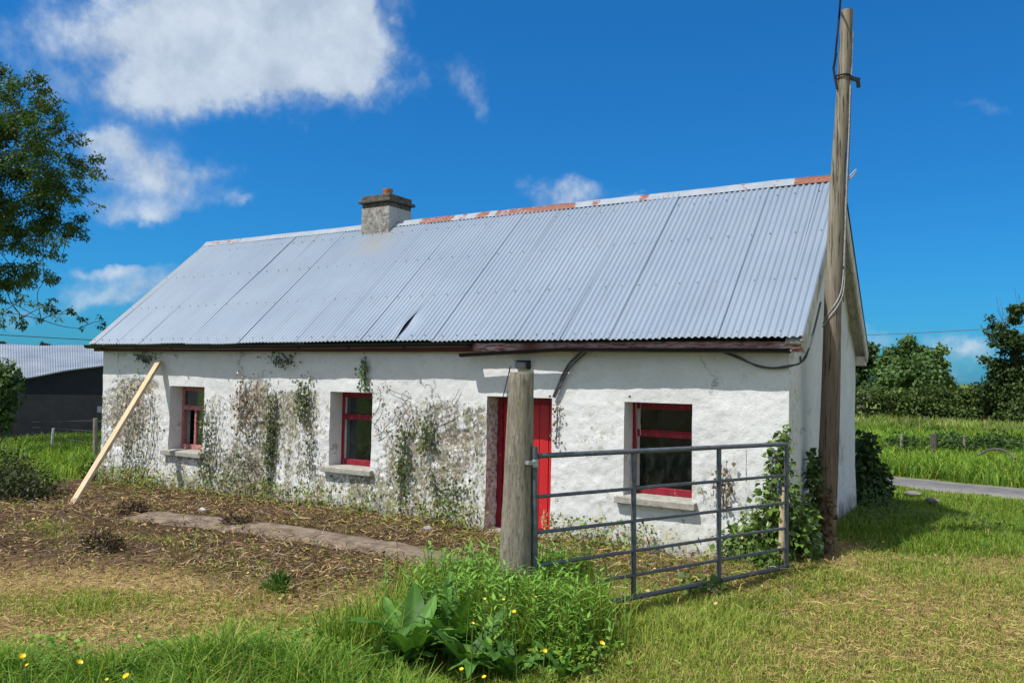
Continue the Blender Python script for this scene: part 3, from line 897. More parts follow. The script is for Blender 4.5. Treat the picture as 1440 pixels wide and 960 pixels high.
# door
a, b_, c, d = OPEN[3]
zb_ = float(gz((a+b_)/2, .3))
fr = MB()
fr.box((a+.004, .26, zb_-.05), (a+.075, .36, d-.004)); fr.box((b_-.06, .26, zb_-.05), (b_-.004, .36, d-.004)); fr.box((a+.075, .262, d-.09), (b_-.06, .358, d-.005))
dfr = fr.build('door_frame', M_redframe, house, bevel=.004)
dl = MB(); nb_ = 6; w = (b_-.06-a-.075)/nb_
for k in range(nb_):
    x = a+.075+k*w
    dl.box((x+.004, .30+.004*(k % 2), zb_+.05+.03*random.random()), (x+w-.004, .335, d-.092))
dl.box((a+.08, .335, zb_+.03), (b_-.065, .345, d-.095))
door = dl.build('door', M_red, house, bevel=.005)
sprig = MB()
lt = MB(); lt.box((a+.19, .285, .95), (a+.22, .30, 1.1)); lt.tube([(a+.205, .285, 1.0), (a+.205, .25, 1.0), (a+.28, .245, .995)], .009, 8)
lt.build('door_latch', M_black, door)
th = MB(); th.box((a-.0, .0, zb_-.2), (b_+.0, .40, zb_+.03)); th.build('threshold', M_conc, house, bevel=.015)

# lamp over the door, cables on the cottage
lc = at_y(733, 513, -.06)
lm = MB()
lm.box((lc[0]-.095, -.03, lc[2]-.055), (lc[0]+.095, .03, lc[2]+.05)); 
n = 14
lpz = []
for k, (sx, y) in enumerate(((1, -.03), (1, -.06), (.92, -.085), (.7, -.105))):
    lpz.append([(lc[0]+.09*sx*np.sign(math.cos(q))*abs(math.cos(q))**.5, y, lc[2]-.005+.052*sx*np.sign(math.sin(q))*abs(math.sin(q))**.5) for q in np.linspace(0, 2*math.pi, n+1)[:-1]])
vv = [p for r_ in lpz for p in r_]; ff = [(i_*n+k, i_*n+(k+1) % n, (i_+1)*n+(k+1) % n, (i_+1)*n+k) for i_ in range(3) for k in range(n)]+[tuple(3*n+k for k in range(n))]
lamp_lens = MB(); lamp_lens.add(vv, ff)
lamp = lm.build('door_lamp', M_black, house, bevel=.01); lamp_lens.build('lamp_lens', M_lamp, lamp, smooth=True)
lh = MB(); lh.box((lc[0]-.1, -.09, lc[2]+.05), (lc[0]+.105, .0, lc[2]+.06)); lh.box((lc[0]+.09, -.085, lc[2]-.05), (lc[0]+.105, 0, lc[2]+.05)); lh.build('lamp_hood', M_gutter, lamp)

def cat(pts, n=8):   # smooth Catmull-Rom polyline
    pts = [np.array(p, float) for p in pts]; P = [2*pts[0]-pts[1]]+pts+[2*pts[-1]-pts[-2]]; out = []
    for i_ in range(1, len(P)-2):
        for k in range(n):
            t = k/n; a_, b__, c_, d_ = P[i_-1:i_+3]
            out.append(.5*((2*b__)+(-a_+c_)*t+(2*a_-5*b__+4*c_-d_)*t*t+(-a_+3*b__-3*c_+d_)*t**3))
    out.append(pts[-1]); return out
def wall_cable(pxs, r, mat, Y=-.03):
    mb = MB(); mb.tube(cat([at_y(q[0], q[1], q[2] if len(q) > 2 else Y) for q in pxs]), r, 6)
    return mb.build('cable', mat, house, smooth=True)
wall_cable([(824, 489, -.10), (812, 500), (800, 512), (790, 530), (782, 548), (778, 558)], .016, M_cable)
wall_cable([(832, 489, -.10), (818, 501), (802, 516), (793, 532), (785, 549), (780, 559)], .012, M_cable)
wall_cable([(718, 515, -.05), (714, 530), (710, 548), (707, 560), (708, 575, .1)], .006, M_black)
wall_cable([(716, 518, -.05), (719, 536), (714, 552), (711, 566, .05)], .005, M_black)
wall_cable([(985, 487, -.10), (1010, 493), (1035, 502), (1060, 512), (1085, 517), (1110, 514), (1124, 511), (1133, 500), (1139, 485, -.1), (1147, 455, .35), (1154, 425, .62)], .011, M_cable)
wall_cable([(1005, 489, -.10), (1040, 502), (1065, 515), (1090, 518), (1112, 515), (1130, 507), (1138, 490, -.1)], .008, M_cable)
bk = MB(); q = at_y(1126, 505, -.03); bk.tube([q+np.array([0, .03, -.02]), q+np.array([0, -.01, -.02]), q+np.array([0, -.02, .03])], .012, 6); bk.build('cable_hook', M_cable, house)

# ================================================================== IVY AND VINES
def ivy_cols(n, kind):
    pal = dict(green=((.045, .095, .02), (.10, .17, .035)), mixed=((.035, .06, .015), (.13, .15, .04)), brown=((.10, .065, .035), (.22, .15, .07)), dark=((.022, .045, .014), (.05, .085, .022)))[kind]
    t = rng.random((n, 1))**1.3
    return np.array(pal[0])*(1-t)+np.array(pal[1])*t
def wall_ivy(cx_, cy_, rx, ry, n, kind, label, size=.045, stems=5, group='ivy remnants on the front wall'):
    c = at_y(cx_, cy_, -.03); k = (c-C)@FW/F
    rxm = rx*k/ .86; rym = ry*k
    b0 = at_y(cx_, cy_, -.03)
    t = thing('ivy', label, 'ivy', (b0[0], 0, b0[2]), group)
    mb = MB()
    sub = []
    for s_ in range(stems):
        x = b0[0]+rng.uniform(-.7, .7)*rxm; z = b0[2]-rym*rng.uniform(.6, 1.1); pts = []
        for q in range(9):
            pts.append((x, -.022-.006*rng.random(), z)); sub.append((x, z))
            x += rng.normal(0, .25)*rxm*.5; z += rym*.25*rng.uniform(.6, 1.2)
            if z > 2.25: break
        if len(pts) > 2:
            mb = MB(); mb.tube(cat(pts, 4), np.linspace(.006, .003, (len(pts)-1)*4+1), 5); mb.build('stem', M_bark, t, smooth=True)
    u = rng.normal(0, .45, n)*rxm; v = rng.normal(0, .45, n)*rym
    if sub:
        sub = np.array(sub); pick = rng.integers(0, len(sub), n); m_ = rng.random(n) < .6
        u = np.where(m_, sub[pick, 0]-b0[0]+rng.normal(0, .05, n), u); v = np.where(m_, sub[pick, 1]-b0[2]+rng.normal(0, .05, n), v)
    P = np.stack([b0[0]+u, -.02-rng.random(n)**2*.07, np.minimum(b0[2]+v, 2.36)], 1)
    ok = np.ones(n, bool)
    for a_, b__, c_, d_ in OPEN: ok &= ~((P[:, 0] > a_) & (P[:, 0] < b__) & (P[:, 2] > c_) & (P[:, 2] < d_))
    P = P[ok]; n = len(P)
    Dd = np.stack([rng.normal(0, .6, n), -.35*rng.random(n), -np.abs(rng.normal(.8, .5, n))], 1)
    Nn = np.stack([rng.normal(0, .4, n), -np.ones(n), rng.normal(.5, .4, n)], 1)
    Ls = size*rng.uniform(.5, 1.35, n)
    leaf_mesh('leaves', P, Dd, Nn, Ls, Ls*.95, ivy_cols(n, kind), M_ivy, t)
    return t
wall_ivy(378, 615, 13, 66, 420, 'mixed', 'tall green and brown ivy column between the two left windows')
wall_ivy(345, 570, 22, 42, 230, 'brown', 'withered ivy patch beside the tall ivy column')
wall_ivy(426, 565, 13, 30, 210, 'mixed', 'pale green ivy tuft left of the middle window')
wall_ivy(395, 503, 40, 10, 90, 'dark', 'thin dark ivy hanging under the eave left of the middle window', stems=3)
wall_ivy(512, 520, 7, 26, 80, 'green', 'narrow green ivy sprig hanging above the middle window', stems=3)
wall_ivy(567, 655, 12, 52, 240, 'mixed', 'straggly green ivy strand right of the middle window')
wall_ivy(601, 612, 8, 22, 110, 'mixed', 'small ivy tuft midway between middle window and door')
wall_ivy(292, 625, 18, 56, 230, 'mixed', 'sparse ivy beside the broken left window')
wall_ivy(205, 498, 60, 9, 110, 'dark', 'dark ivy fringe under the eave at the far left corner', stems=2)
wall_ivy(190, 610, 40, 75, 260, 'mixed', 'sparse ivy scattered behind the leaning plank', stems=8)
wall_ivy(437, 630, 10, 30, 60, 'mixed', 'few ivy leaves at the left jamb of the middle window', stems=2)
wall_ivy(330, 665, 60, 30, 150, 'mixed', 'low ivy creeping at the wall foot below the ivy column', stems=5)
wall_ivy(560, 575, 60, 40, 60, 'brown', 'dry vine tracery on the pitted plaster right of the middle window', stems=4, size=.03)
wall_ivy(898, 592, 5, 28, 70, 'brown', 'dry vine in the upper corner of the right window', stems=2, size=.04)
wall_ivy(1018, 690, 9, 30, 60, 'brown', 'dry brown ivy tuft on the wall right of the right window', stems=3)
wall_ivy(780, 590, 5, 30, 40, 'brown', 'few dead leaves along the right edge of the doorway', stems=2, size=.035)
wall_ivy(640, 690, 34, 30, 130, 'mixed', 'mossy green creeper low on the wall left of the doorway', stems=4)

def leafy_mass(name, label, cat_, ellipsoids, n, size, pal, base, group=None, stems=None, mat=None, asp=.8, droop=.5):
    t = thing(name, label, cat_, base, group)
    E_ = np.array([e[:6] for e in ellipsoids], float); w = E_[:, 3]*E_[:, 4]*E_[:, 5]; w = w**.7; w /= w.sum()
    k = rng.choice(len(E_), n, p=w); d = rand_dir(n); r = rng.random(n)**(1/2.4)
    P = E_[k, :3]+d*r[:, None]*E_[k, 3:6]*(.85+.3*rng.random((n, 1)))
    P[:, 2] = np.maximum(P[:, 2], gz(P[:, 0], P[:, 1])+.01)
    Dd = unit(d+rng.normal(0, .7, (n, 3))+np.array([0, 0, -droop])); Nn = unit(d+rng.normal(0, .6, (n, 3))+np.array([0, 0, .5]))
    Ls = size*rng.uniform(.6, 1.4, n)
    tt = rng.random((n, 1)); cl = fbm(P[:, 0]/(size*6), P[:, 1]/(size*6), P[:, 2]/(size*6), o=2, s=77)[:, None]
    tt = np.clip(tt*.6+(cl-.3)*.8, 0, 1)
    cols = np.array(pal[0])*(1-tt)+np.array(pal[1])*tt
    leaf_mesh('leaves', P, Dd, Nn, Ls, Ls*asp, cols, mat or M_leaf, t)
    if stems:
        mb = MB()
        for _ in range(stems):
            e = E_[rng.integers(len(E_))]
            tip = e[:3]+rand_dir(1)[0]*e[3:6]*.95; b0 = np.array([base[0]+rng.normal(0, .08), base[1]+rng.normal(0, .08), base[2]])
            mid = (b0+tip)/2+rng.normal(0, .08, 3)*np.linalg.norm(tip-b0)
            q = cat([b0, mid, tip], 5); mb.tube(q, np.linspace(size*.16, size*.05, len(q)), 5)
        mb.build('stem', M_bark, t, smooth=True)
    return t
# ivy bush on the near corner
c0 = np.array([L-.03, -.10, .1])
E1 = [(12.15, -.18, .35, .30, .22, .4), (12.3, -.14, .75, .22, .20, .4), (12.30, -.10, 1.15, .14, .12, .3), (12.45, .1, .4, .2, .35, .4), (12.0, -.2, .25, .35, .22, .25), (12.33, -.07, 1.42, .07, .07, .14), (12.47, .35, .3, .15, .35, .35)]
leafy_mass('ivy', 'green ivy bush climbing the near corner of the cottage behind the gate end', 'ivy', E1, 2800, .06, ((.055, .11, .018), (.20, .30, .06)), (12.3, -.1, .1), 'ivy growing at the near corner', 14, M_ivy, .9)
pb = ground(1158, 774)
def pole_c(z):
    t = (z-.1)/6.1; return np.array([12.585+.25*t, .80-.10*t, z])
E2 = []
for z in np.arange(.15, 1.25, .14):
    p = pole_c(z); E2.append((p[0]-.10, p[1]-.05, z, .085, .11, .12))
E2.append((12.45, .6, .3, .12, .3, .3))
leafy_mass('ivy', 'ivy climbing the foot of the tall wooden pole', 'ivy', E2, 800, .075, ((.03, .07, .016), (.12, .20, .05)), (pole_c(.1)[0]-.1, .78, .1), 'ivy growing at the near corner', 4, M_ivy, .95)
E2 = [(pole_c(z)[0]+.02, pole_c(z)[1]-.10, z, .10, .03, .1) for z in np.arange(.15, .85, .12)]
leafy_mass('ivy', 'withered brown ivy leaves clinging round the pole base', 'ivy', E2, 260, .05, ((.10, .06, .035), (.24, .17, .09)), (pole_c(.1)[0], .7, .1), 'ivy growing at the near corner', 0, M_ivy, .9)
# low leafy weeds at the pole foot
for (qx, qy, lab) in ((1128, 782, 'low bright green weeds at the foot of the ivy corner'), (1085, 800, 'small leafy weed under the latch end of the gate'), (985, 838, 'leafy weed growing under the bottom rail of the gate')):
    p = ground(qx, qy)
    leafy_mass('weed', lab, 'weed', [(p[0], p[1], p[2]+.08, .2, .18, .12)], 170, .06, ((.05, .11, .02), (.14, .24, .05)), p, 'low weeds along the gate', 5)
# shrub behind the gable
q = np.array([12.60, 5.15, 0.05])
leafy_mass('shrub', 'dark bushy shrub against the back corner of the gable', 'shrub',
           [(12.45, 5.3, .45, .24, .4, .45), (12.42, 5.35, .85, .2, .35, .35), (12.6, 5.6, .35, .2, .35, .35), (12.55, 5.1, .2, .25, .3, .2)], 2200, .085, ((.02, .042, .012), (.07, .12, .03)), q, None, 12)
# mound of cuttings right of gable
leafy_mass('weed_heap', 'low heap of weeds and grass in the shade beside the gable', 'weeds',
           [(13.2, 2.8, .12, .7, .8, .22), (13.75, 3.1, .1, .6, .5, .22), (12.9, 3.6, .15, .4, .6, .3), (14.1, 3.6, .06, .4, .4, .16)], 3200, .07, ((.05, .085, .022), (.15, .21, .06)), (13.4, 3.0, .1), None, 0, None, .3)
for (qx, qy, s_, lab) in ((1283, 702, .09, 'pale stone on the weedy heap beside the gable'), (1310, 712, .075, 'flat grey stone at the right end of the weedy heap')):
    p = ground(qx, qy); mb = MB()
    n, m = 7, 10; vs = []
    for i_ in range(n):
        for k in range(m):
            th_, ph = math.pi*i_/(n-1), 2*math.pi*k/m
            r_ = s_*(1+.35*(random.random()-.5))
            vs.append((p[0]+r_*1.4*math.sin(th_)*math.cos(ph), p[1]+r_*math.sin(th_)*math.sin(ph), p[2]+.05+r_*.6*math.cos(th_)+.05))
    mb.add(vs, [(i_*m+k, i_*m+(k+1) % m, (i_+1)*m+(k+1) % m, (i_+1)*m+k) for i_ in range(n-1) for k in range(m)])
    o = mb.build('stone', M_stone, smooth=True); tag(o, lab, 'stone', 'loose stones beside the gable')

# ================================================================== PLANK, POSTS, GATE
pt_ = at_y(224, 508, -.06); pf = ground(101, 709)
mb = MB(); mb.bar(pf+np.array([0, 0, -.02]), pt_, .135, .05, up=(.0, -1, .4))
o = mb.build('plank', M_plank, bevel=.004); tag(o, 'long pale timber plank leaning against the left end of the front wall', 'plank')

pbase = at_d(722, 868, 6.15); pbase[2] = float(gz(pbase[0], pbase[1]))-.1
ptop = at_d(733.5, 523, 6.2)
mb = MB(); zs_ = np.linspace(0, 1, 30); q = [pbase+(ptop-pbase)*t for t in zs_]
mb.tube(q[:-1]+[q[-1]-np.array([0, 0, .012]), q[-1]], [(.138-.042*t)*(1+.012*math.sin(t*19)) for t in zs_[:-1]]+[.0955, .088], 40, jit=.018)
o = mb.build('gate_post', M_post, smooth=True); tag(o, 'thick round weathered timber gate post in front of the doorway', 'post')

gR = np.array([12.40, -.40, .0]); gL = at_d(752, 700, 6.13); gL[2] = 0
zL0, zL1 = at_d(752, 868, 6.13)[2], at_d(752, 640, 6.13)[2]
dR = (gR-C)@FW
# right stile: find depth along column 1106 so the gate is 3.05 m long
best = min(np.arange(7.5, 9.0, .01), key=lambda m: abs(np.linalg.norm((at_d(1106, 700, m)-gL)[:2])-3.1))
gR0, gR1 = at_d(1106, 797, best), at_d(1106, 624, best)
gL0, gL1 = at_d(752, 867, 6.13), at_d(752, 641, 6.13)
gate = thing('gate', 'grey galvanised six bar field gate standing open before the right window', 'gate', (gL0[0], gL0[1], gL0[2]))
def gp(u, v): return gL0*(1-u)*(1-v)+gR0*u*(1-v)+gL1*(1-u)*v+gR1*u*v
def gtube(name, a, b, r, m=M_galv):
    mb = MB(); mb.tube([a, b], r, 14); return mb.build(name, m, gate, smooth=True)
R_ = .021
gtube('hinge_stile', gp(0, -.02), gp(0, 1.06), .024)
# frame with rounded latch corners
mb = MB(); cr = .02
def corner(u, v, du, dv): return [gp(u-du*cr*1.0, v), gp(u-du*cr*.3, v+dv*cr*.12), gp(u-du*cr*.08, v+dv*cr*.6), gp(u, v+dv*cr*1.6)]
pts = [gp(.008, 0)]+corner(1, 0, 1, 1)+corner(1, 1, 1, -1)[::-1]+[gp(.008, 1)]
mb.tube(pts, R_, 14); mb.build('gate_frame', M_galv, gate, smooth=True)
for v in (.153, .318, .523, .746): gtube('rail', gp(.008, v), gp(.993, v), .0145)
def ucol(pxv):
    lo, hi = 0., 1.
    for _ in range(30):
        m_ = (lo+hi)/2
        if project(gp(m_, .5))[0] < pxv: lo = m_
        else: hi = m_
    return lo
for pxv in (891, 1011):
    u = ucol(pxv); d_ = (gp(1, 0)-gp(0, 0)); d_ /= np.linalg.norm(d_)
    mb = MB(); mb.bar(gp(u, .015), gp(u, .985), .038, .012, up=np.cross(d_, (0, 0, 1)) + 0)
    mb.bar(gp(u, .015), gp(u, .985), .034, .034, up=np.cross(d_, (0, 0, 1))); mb.build('brace', M_galv, gate, bevel=.004)
# hinge bracket on the post and latch
hb = MB(); hp = gp(0, .93); pc_ = pbase+(ptop-pbase)*.78
hb.bar(hp+np.array([0, 0, .03]), hp*.45+np.array([pc_[0], pc_[1], hp[2]])*.55+np.array([0, 0, .03])+unit(C-hp)*.085, .05, .03); hb.tube([hp+np.array([0, 0, .0]), hp+np.array([0, 0, .06])], .029, 12)
hb.build('hinge', M_brkt, gate, bevel=.003)
lb = MB(); q = gp(.975, .68); lb.bar(gp(.965, .70), gp(.965, .60), .012, .05, up=np.cross(d_, (0, 0, 1))); lb.tube([gp(.955, .66), gp(1.015, .66)], .009, 8); lb.tube([gp(.955, .62), gp(1.0, .62)], .007, 8)
lb.build('latch', M_galv, gate)
s0 = ground(1097, 795); sdp = (s0-C)@FW
mb = MB(); mb.tube([s0-np.array([0, 0, .1]), at_d(1100, 740, sdp), at_d(1102, 683, sdp)], [.04, .037, .034], 12, jit=.05)
o = mb.build('stake', M_plank, smooth=True); tag(o, 'short pale round stake standing behind the latch end of the gate', 'stake')

# ================================================================== UTILITY POLE
pole = thing('utility_pole', 'tall weathered wooden utility pole leaning beside the cottage gable', 'pole', pole_c(.1))
mb = MB(); zs_ = np.linspace(-.2, 6.2, 40)
mb.tube([pole_c(z)+np.array([.012*math.sin(z*1.3), .01*math.cos(z), 0]) for z in zs_], [.117-.0085*z for z in zs_], 32, jit=.02)
mb.build('shaft', M_pole, pole, smooth=True)
def on_pole(z, ang, r=.0): # angle 0 faces the camera, positive to the right
    c = pole_c(z); f_ = C-c; f_[2] = 0; f_ /= np.linalg.norm(f_); s_ = np.array([-f_[1], f_[0], 0])
    rad = .117-.0085*z+.006+r
    return c+(f_*math.cos(ang)+s_*math.sin(ang))*rad
mb = MB(); mb.tube([on_pole(5.45, a_, .004) for a_ in np.linspace(-2.2, 2.2, 15)], .010, 6)
mb.tube([on_pole(5.72, -1.3, .01), on_pole(5.55, -1.5, .03), on_pole(5.42, -1.2, .01), on_pole(5.30, -.8)], .014, 6)
mb.bar(on_pole(5.42, 1.2), on_pole(5.38, 1.5, .10), .05, .035); mb.tube([on_pole(5.38, 1.4, .08), on_pole(5.30, 1.45, .09)], .022, 8)
mb.build('bracket', M_black, pole, smooth=False)
def pcable(zs, angs, r, mat, lab=None):
    mb = MB(); mb.tube(cat([on_pole(z, a_, .004+.008*random.random()) for z, a_ in zip(zs, angs)], 6), r, 6); mb.build('cable', mat, pole, smooth=True)
pcable([5.95, 5.6, 5.3, 4.7, 4.1, 3.5, 3.05, 2.85, 2.7, 2.62], [1.5, 1.5, 1.3, 1.35, 1.2, 1.25, 1.1, .4, -.5, -1.4], .009, M_cablelight)
pcable([5.4, 4.8, 4.2, 3.6, 3.1, 2.9, 2.75, 2.66], [1.25, 1.2, 1.05, 1.15, .95, .3, -.6, -1.4], .007, M_cablelight)
pcable([5.3, 4.5, 3.9, 3.3, 3.0], [1.4, 1.45, 1.3, 1.4, 1.25], .008, M_cable)
pcable([3.3, 3.1, 3.0, 2.9], [1.0, 1.35, 1.0, 1.3], .007, M_cable)
mb = MB(); mb.tube(cat([on_pole(4.28, 1.3, .01), on_pole(4.34, 1.45, .05), on_pole(4.38, 1.5, .09), on_pole(4.33, 1.5, .07), on_pole(4.26, 1.35, .01)]), .008, 6); mb.build('cable', M_cablelight, pole, smooth=True)
mb = MB(); s_ = on_pole(5.6, -1.5, .02); mid = at_d(1181, 12, 9.0); end = at_d(1186, -60, 7.2)
mb.tube(cat([s_, s_*.5+mid*.5, mid, end]), .012, 6); mb.build('service_wire', M_black, pole, smooth=True)

# ================================================================== SHED, FENCE AT LEFT
def sheet_mat(t, b, o):
    p = t.pos(); n = t.noise(t.mapping(p, (.6, .6, 3)), 1, 5, .7)
    c = t.mix(t.ramp(n, .35, .65), (.17, .20, .24), (.26, .29, .33))
    t.inp(b, 'Base Color', c); b.inputs['Roughness'].default_value = .55
M_shedroof = material('old_shed_roof', sheet_mat)
M_shedtop = simple('dark_blue_cladding', (.012, .016, .032), .5, .2, 3)
M_shedlow = simple('grey_blockwork', (.085, .08, .085), .9, .12, 3)
A0, A1 = at_d(-60, 547, 26.), at_d(190, 508, 30.)     # sloping eave
B0, B1 = at_d(-60, 604, 26.), at_d(190, 610, 30.)
R0, R1 = at_d(-60, 487, 31.), at_d(190, 490, 35.)
shed = thing('shed', 'long low farm shed with grey sheet roof and dark walls beyond the cottage', 'shed', (B0+B1)/2)
def quadgrid(mb, a, b, c, d, th, dirn):
    dirn = np.array(dirn); mb.hexa([a, b, c, d, a+dirn*th, b+dirn*th, c+dirn*th, d+dirn*th])
back = np.array([-.45, .9, 0.])
m0, m1 = A0*.55+B0*.45, A1*.42+B1*.58
m1 = at_d(190, 556, 30.); m0 = at_d(-60, 553, 26.)
mb = MB(); quadgrid(mb, m0, m1, A1, A0, .1, back); mb.build('cladding', M_shedtop, shed)
mb = MB(); quadgrid(mb, B0-np.array([0, 0, .6]), B1-np.array([0, 0, .6]), m1, m0, .16, back); mb.build('wall', M_shedlow, shed)
mb = MB(); n = 200; vs = []
for k in range(n+1):
    t = k/n; e = A0*(1-t)+A1*t; r_ = R0*(1-t)+R1*t
    for s_ in np.linspace(-.05, 1, 6):
        p = e+(r_-e)*s_; p = p+np.array([0, 0, .10+.012*math.cos(k*2.2)+.02*math.sin(s_*5+k*.07)]); vs.append(p)
mb.add(vs, [(k*6+i_, (k+1)*6+i_, (k+1)*6+i_+1, k*6+i_+1) for k in range(n) for i_ in range(5)])
o = mb.build('roof', M_shedroof, shed); sm = o.modifiers.new('thick', 'SOLIDIFY'); sm.thickness = .04
bw0, bw1 = R0.copy(), R1.copy(); mb = MB()
quadgrid(mb, bw0*[1, 1, 0]+[0, 0, -1.3], bw1*[1, 1, 0]+[0, 0, -1.3], bw1, bw0, .15, back); mb.build('back_wall', M_shedlow, shed)
sp = at_d(146, 575, 28.9); u_ = (B1-B0); u_[2] = 0; u_ /= np.linalg.norm(u_)
mb = MB(); q = sp-np.array([-.45, .9, 0])*.12; mb.bar(q-u_*.16, q+u_*.16, .02, .22, up=(0, 0, 1)); mb.build('notice', simple('pale_notice', (.45, .43, .55), .6), shed)

fence = thing('wire_fence', 'post and wire fence between the green field and the shed', 'fence', ground(76, 640))
fp = []
for i_, (qx, qb, qt, r_, m_) in enumerate(((36, 618, 592, .06, M_post), (134, 648, 588, .055, M_post), (-60, 628, 596, .06, M_post))):
    p = ground(qx, qb); dd = (p-C)@FW; tp = at_d(qx, qt, dd); mb = MB(); mb.tube([p-np.array([0, 0, .2]), p*.5+tp*.5, tp], [r_, r_*.95, r_*.85], 9, jit=.1)
    mb.build('post', m_, fence, smooth=True); fp.append((p, tp))
p = ground(71, 638); dd = (p-C)@FW; mb = MB(); tp = at_d(75, 602, dd)
mb.tube([p-np.array([0, 0, .2]), tp], .03, 8); o = mb.build('stake', simple('white_stake', (.62, .60, .55), .8)); tag(o, 'thin pale stake in the green grass before the wire fence', 'stake')
mb = MB()
for hgt in (.95, .7, .4):
    pts = [fp[k][0]*(1-hgt)+fp[k][1]*hgt for k in (2, 0, 1)]; pts.append(at_d(165, 597, 18)); mb.tube(pts, .006, 5)
mb.build('wire', M_cable, fence)

# dark bramble heap at the left edge
q = ground(20, 705)
leafy_mass('bramble_heap', 'dark heap of cut brambles at the left edge of the yard', 'brambles',
           [(q[0]-.25, q[1]+.15, .2, .5, .55, .40), (q[0]-1.0, q[1]+.1, .28, .75, .7, .52), (q[0]+.2, q[1]+.3, .08, .35, .4, .22)],
           5200, .06, ((.022, .03, .012), (.085, .11, .028)), (q[0], q[1], q[2]), None, 30, None, .5)
q = ground(130, 676)
leafy_mass('bush', 'small dark bush at the far left corner of the cottage', 'bush', [(q[0]+.1, q[1]+.3, .2, .28, .25, .35), (q[0]+.1, q[1]+.3, .55, .15, .15, .4), (q[0]-.15, q[1]+.1, .05, .25, .2, .18)], 800, .06, ((.03, .05, .015), (.11, .13, .04)), (q[0], q[1], q[2]), None, 8)
q = at_d(10, 530, 19)
leafy_mass('bush', 'leafy green bush at the left edge in front of the shed', 'bush', [(q[0]-.15, q[1], q[2]-.05, .36, .4, .42), (q[0]-.7, q[1], q[2]-.4, .7, .6, .7), (q[0]-.3, q[1], q[2]-.9, .35, .4, .5)], 2200, .12, ((.03, .07, .016), (.10, .17, .035)), (q[0]-.5, q[1], float(gz(q[0]-.5, q[1]))), None, 14)

# ================================================================== TREES
def tree(name, label, base, tr, clumps, nleaf, lsize, pal, group=None, sprays=9, bare=0, asp=.45, tight=.30, upright=False):
    base = np.array(base, float); t = thing(name, label, 'tree', base, group)
    Cn = np.array([c[:3] for c in clumps]); Rn = np.array([c[3] for c in clumps])
    top = Cn[np.argmax(Cn[:, 2])]; ctr = Cn.mean(0)
    tp = [base-np.array([0, 0, .3]), base+(np.array([ctr[0], ctr[1], base[2]])-base)*.35+np.array([0, 0, (ctr[2]-base[2])*.45]), ctr, top]
    if upright: tp = [tp[0], base+np.array([.1, .1, (ctr[2]-base[2])*.5]), base+np.array([.0, .2, ctr[2]-base[2]]), np.array([base[0]+.3, base[1]+.2, top[2]])]
    trunk = cat(tp, 7); mb = MB(); tr_r = np.linspace(tr, tr*.12, len(trunk)); mb.tube(trunk, tr_r, 12, jit=.08)
    trk = np.array(trunk); sp_c, sp_r, sp_k = [], [], []
    axis_d = np.array([np.linalg.norm(trk-c, axis=1).min() for c in Cn]); order = np.argsort(axis_d)
    nodes = [(p, tr_r[k_]) for k_, p in enumerate(trk) if k_ > 4]
    for i_ in order:
        c, r = Cn[i_], Rn[i_]
        NP = np.array([q[0] for q in nodes]); dd_ = np.linalg.norm(NP-c, axis=1)+np.maximum(0, NP[:, 2]-c[2])*.5
        k = int(np.argmin(dd_)); s_, rp_ = nodes[k]
        d_ = c-s_; mid = s_+d_*.5+np.array([0, 0, .08*np.linalg.norm(d_)])+rng.normal(0, .07, 3)*np.linalg.norm(d_)
        br = cat([s_, mid, c], 5); r0 = max(.012, min(rp_*.72, .03*np.linalg.norm(d_)+.03)); mb.tube(br, np.linspace(r0, r0*.6, len(br)), 6)
        nodes.append((c, r0*.6)); nodes.append((br[5], r0*.8))
        for _ in range(max(3, int(sprays*(r/Rn.mean())**1.5))):
            q = c+rand_dir(1)[0]*r*rng.random()**.4*np.array([1, 1, .85]); sp_c.append(q); sp_r.append(r*tight*rng.uniform(.7, 1.3)); sp_k.append(i_)
            m_ = c*.45+q*.55+rng.normal(0, .08, 3)*r; mb.tube([c, m_, q], [r0*.3, r0*.18, r0*.08], 4, caps=False)
        for _ in range(bare):
            dv = unit(c-ctr+np.array([0, 0, .8])*np.linalg.norm(c-ctr)+rng.normal(0, .5, 3)); q = c+dv*r*rng.uniform(1.2, 2.1)
            m_ = (c+q)/2+rng.normal(0, .12, 3)*r; bb_ = cat([c, m_, q], 4); mb.tube(bb_, np.linspace(r0*.35, .006, len(bb_)), 4, caps=False)
    mb.build('trunk', M_bark, t, smooth=True)
    sp_c, sp_r, sp_k = np.array(sp_c), np.array(sp_r), np.array(sp_k)
    w = sp_r**2; w /= w.sum(); k = rng.choice(len(sp_c), nleaf, p=w)
    P = sp_c[k]+rng.normal(0, .55, (nleaf, 3))*sp_r[k][:, None]*np.array([1, 1, .7])
    Dd = unit(rand_dir(nleaf)+unit(P-ctr)*.5+np.array([0, 0, -.45])); Nn = unit(rand_dir(nleaf)*.8+np.array([0, 0, 1.]))
    hue = rng.random(len(Cn))[sp_k[k]]*.35+rng.random(len(sp_c))[k]*.35+rng.random(nleaf)*.3
    cols = np.array(pal[0])*(1-hue[:, None])+np.array(pal[1])*hue[:, None]
    Ls = lsize*rng.uniform(.7, 1.35, nleaf)
    leaf_mesh('crown', P, Dd, Nn, Ls, Ls*asp, cols, M_leaf, t)
    return t
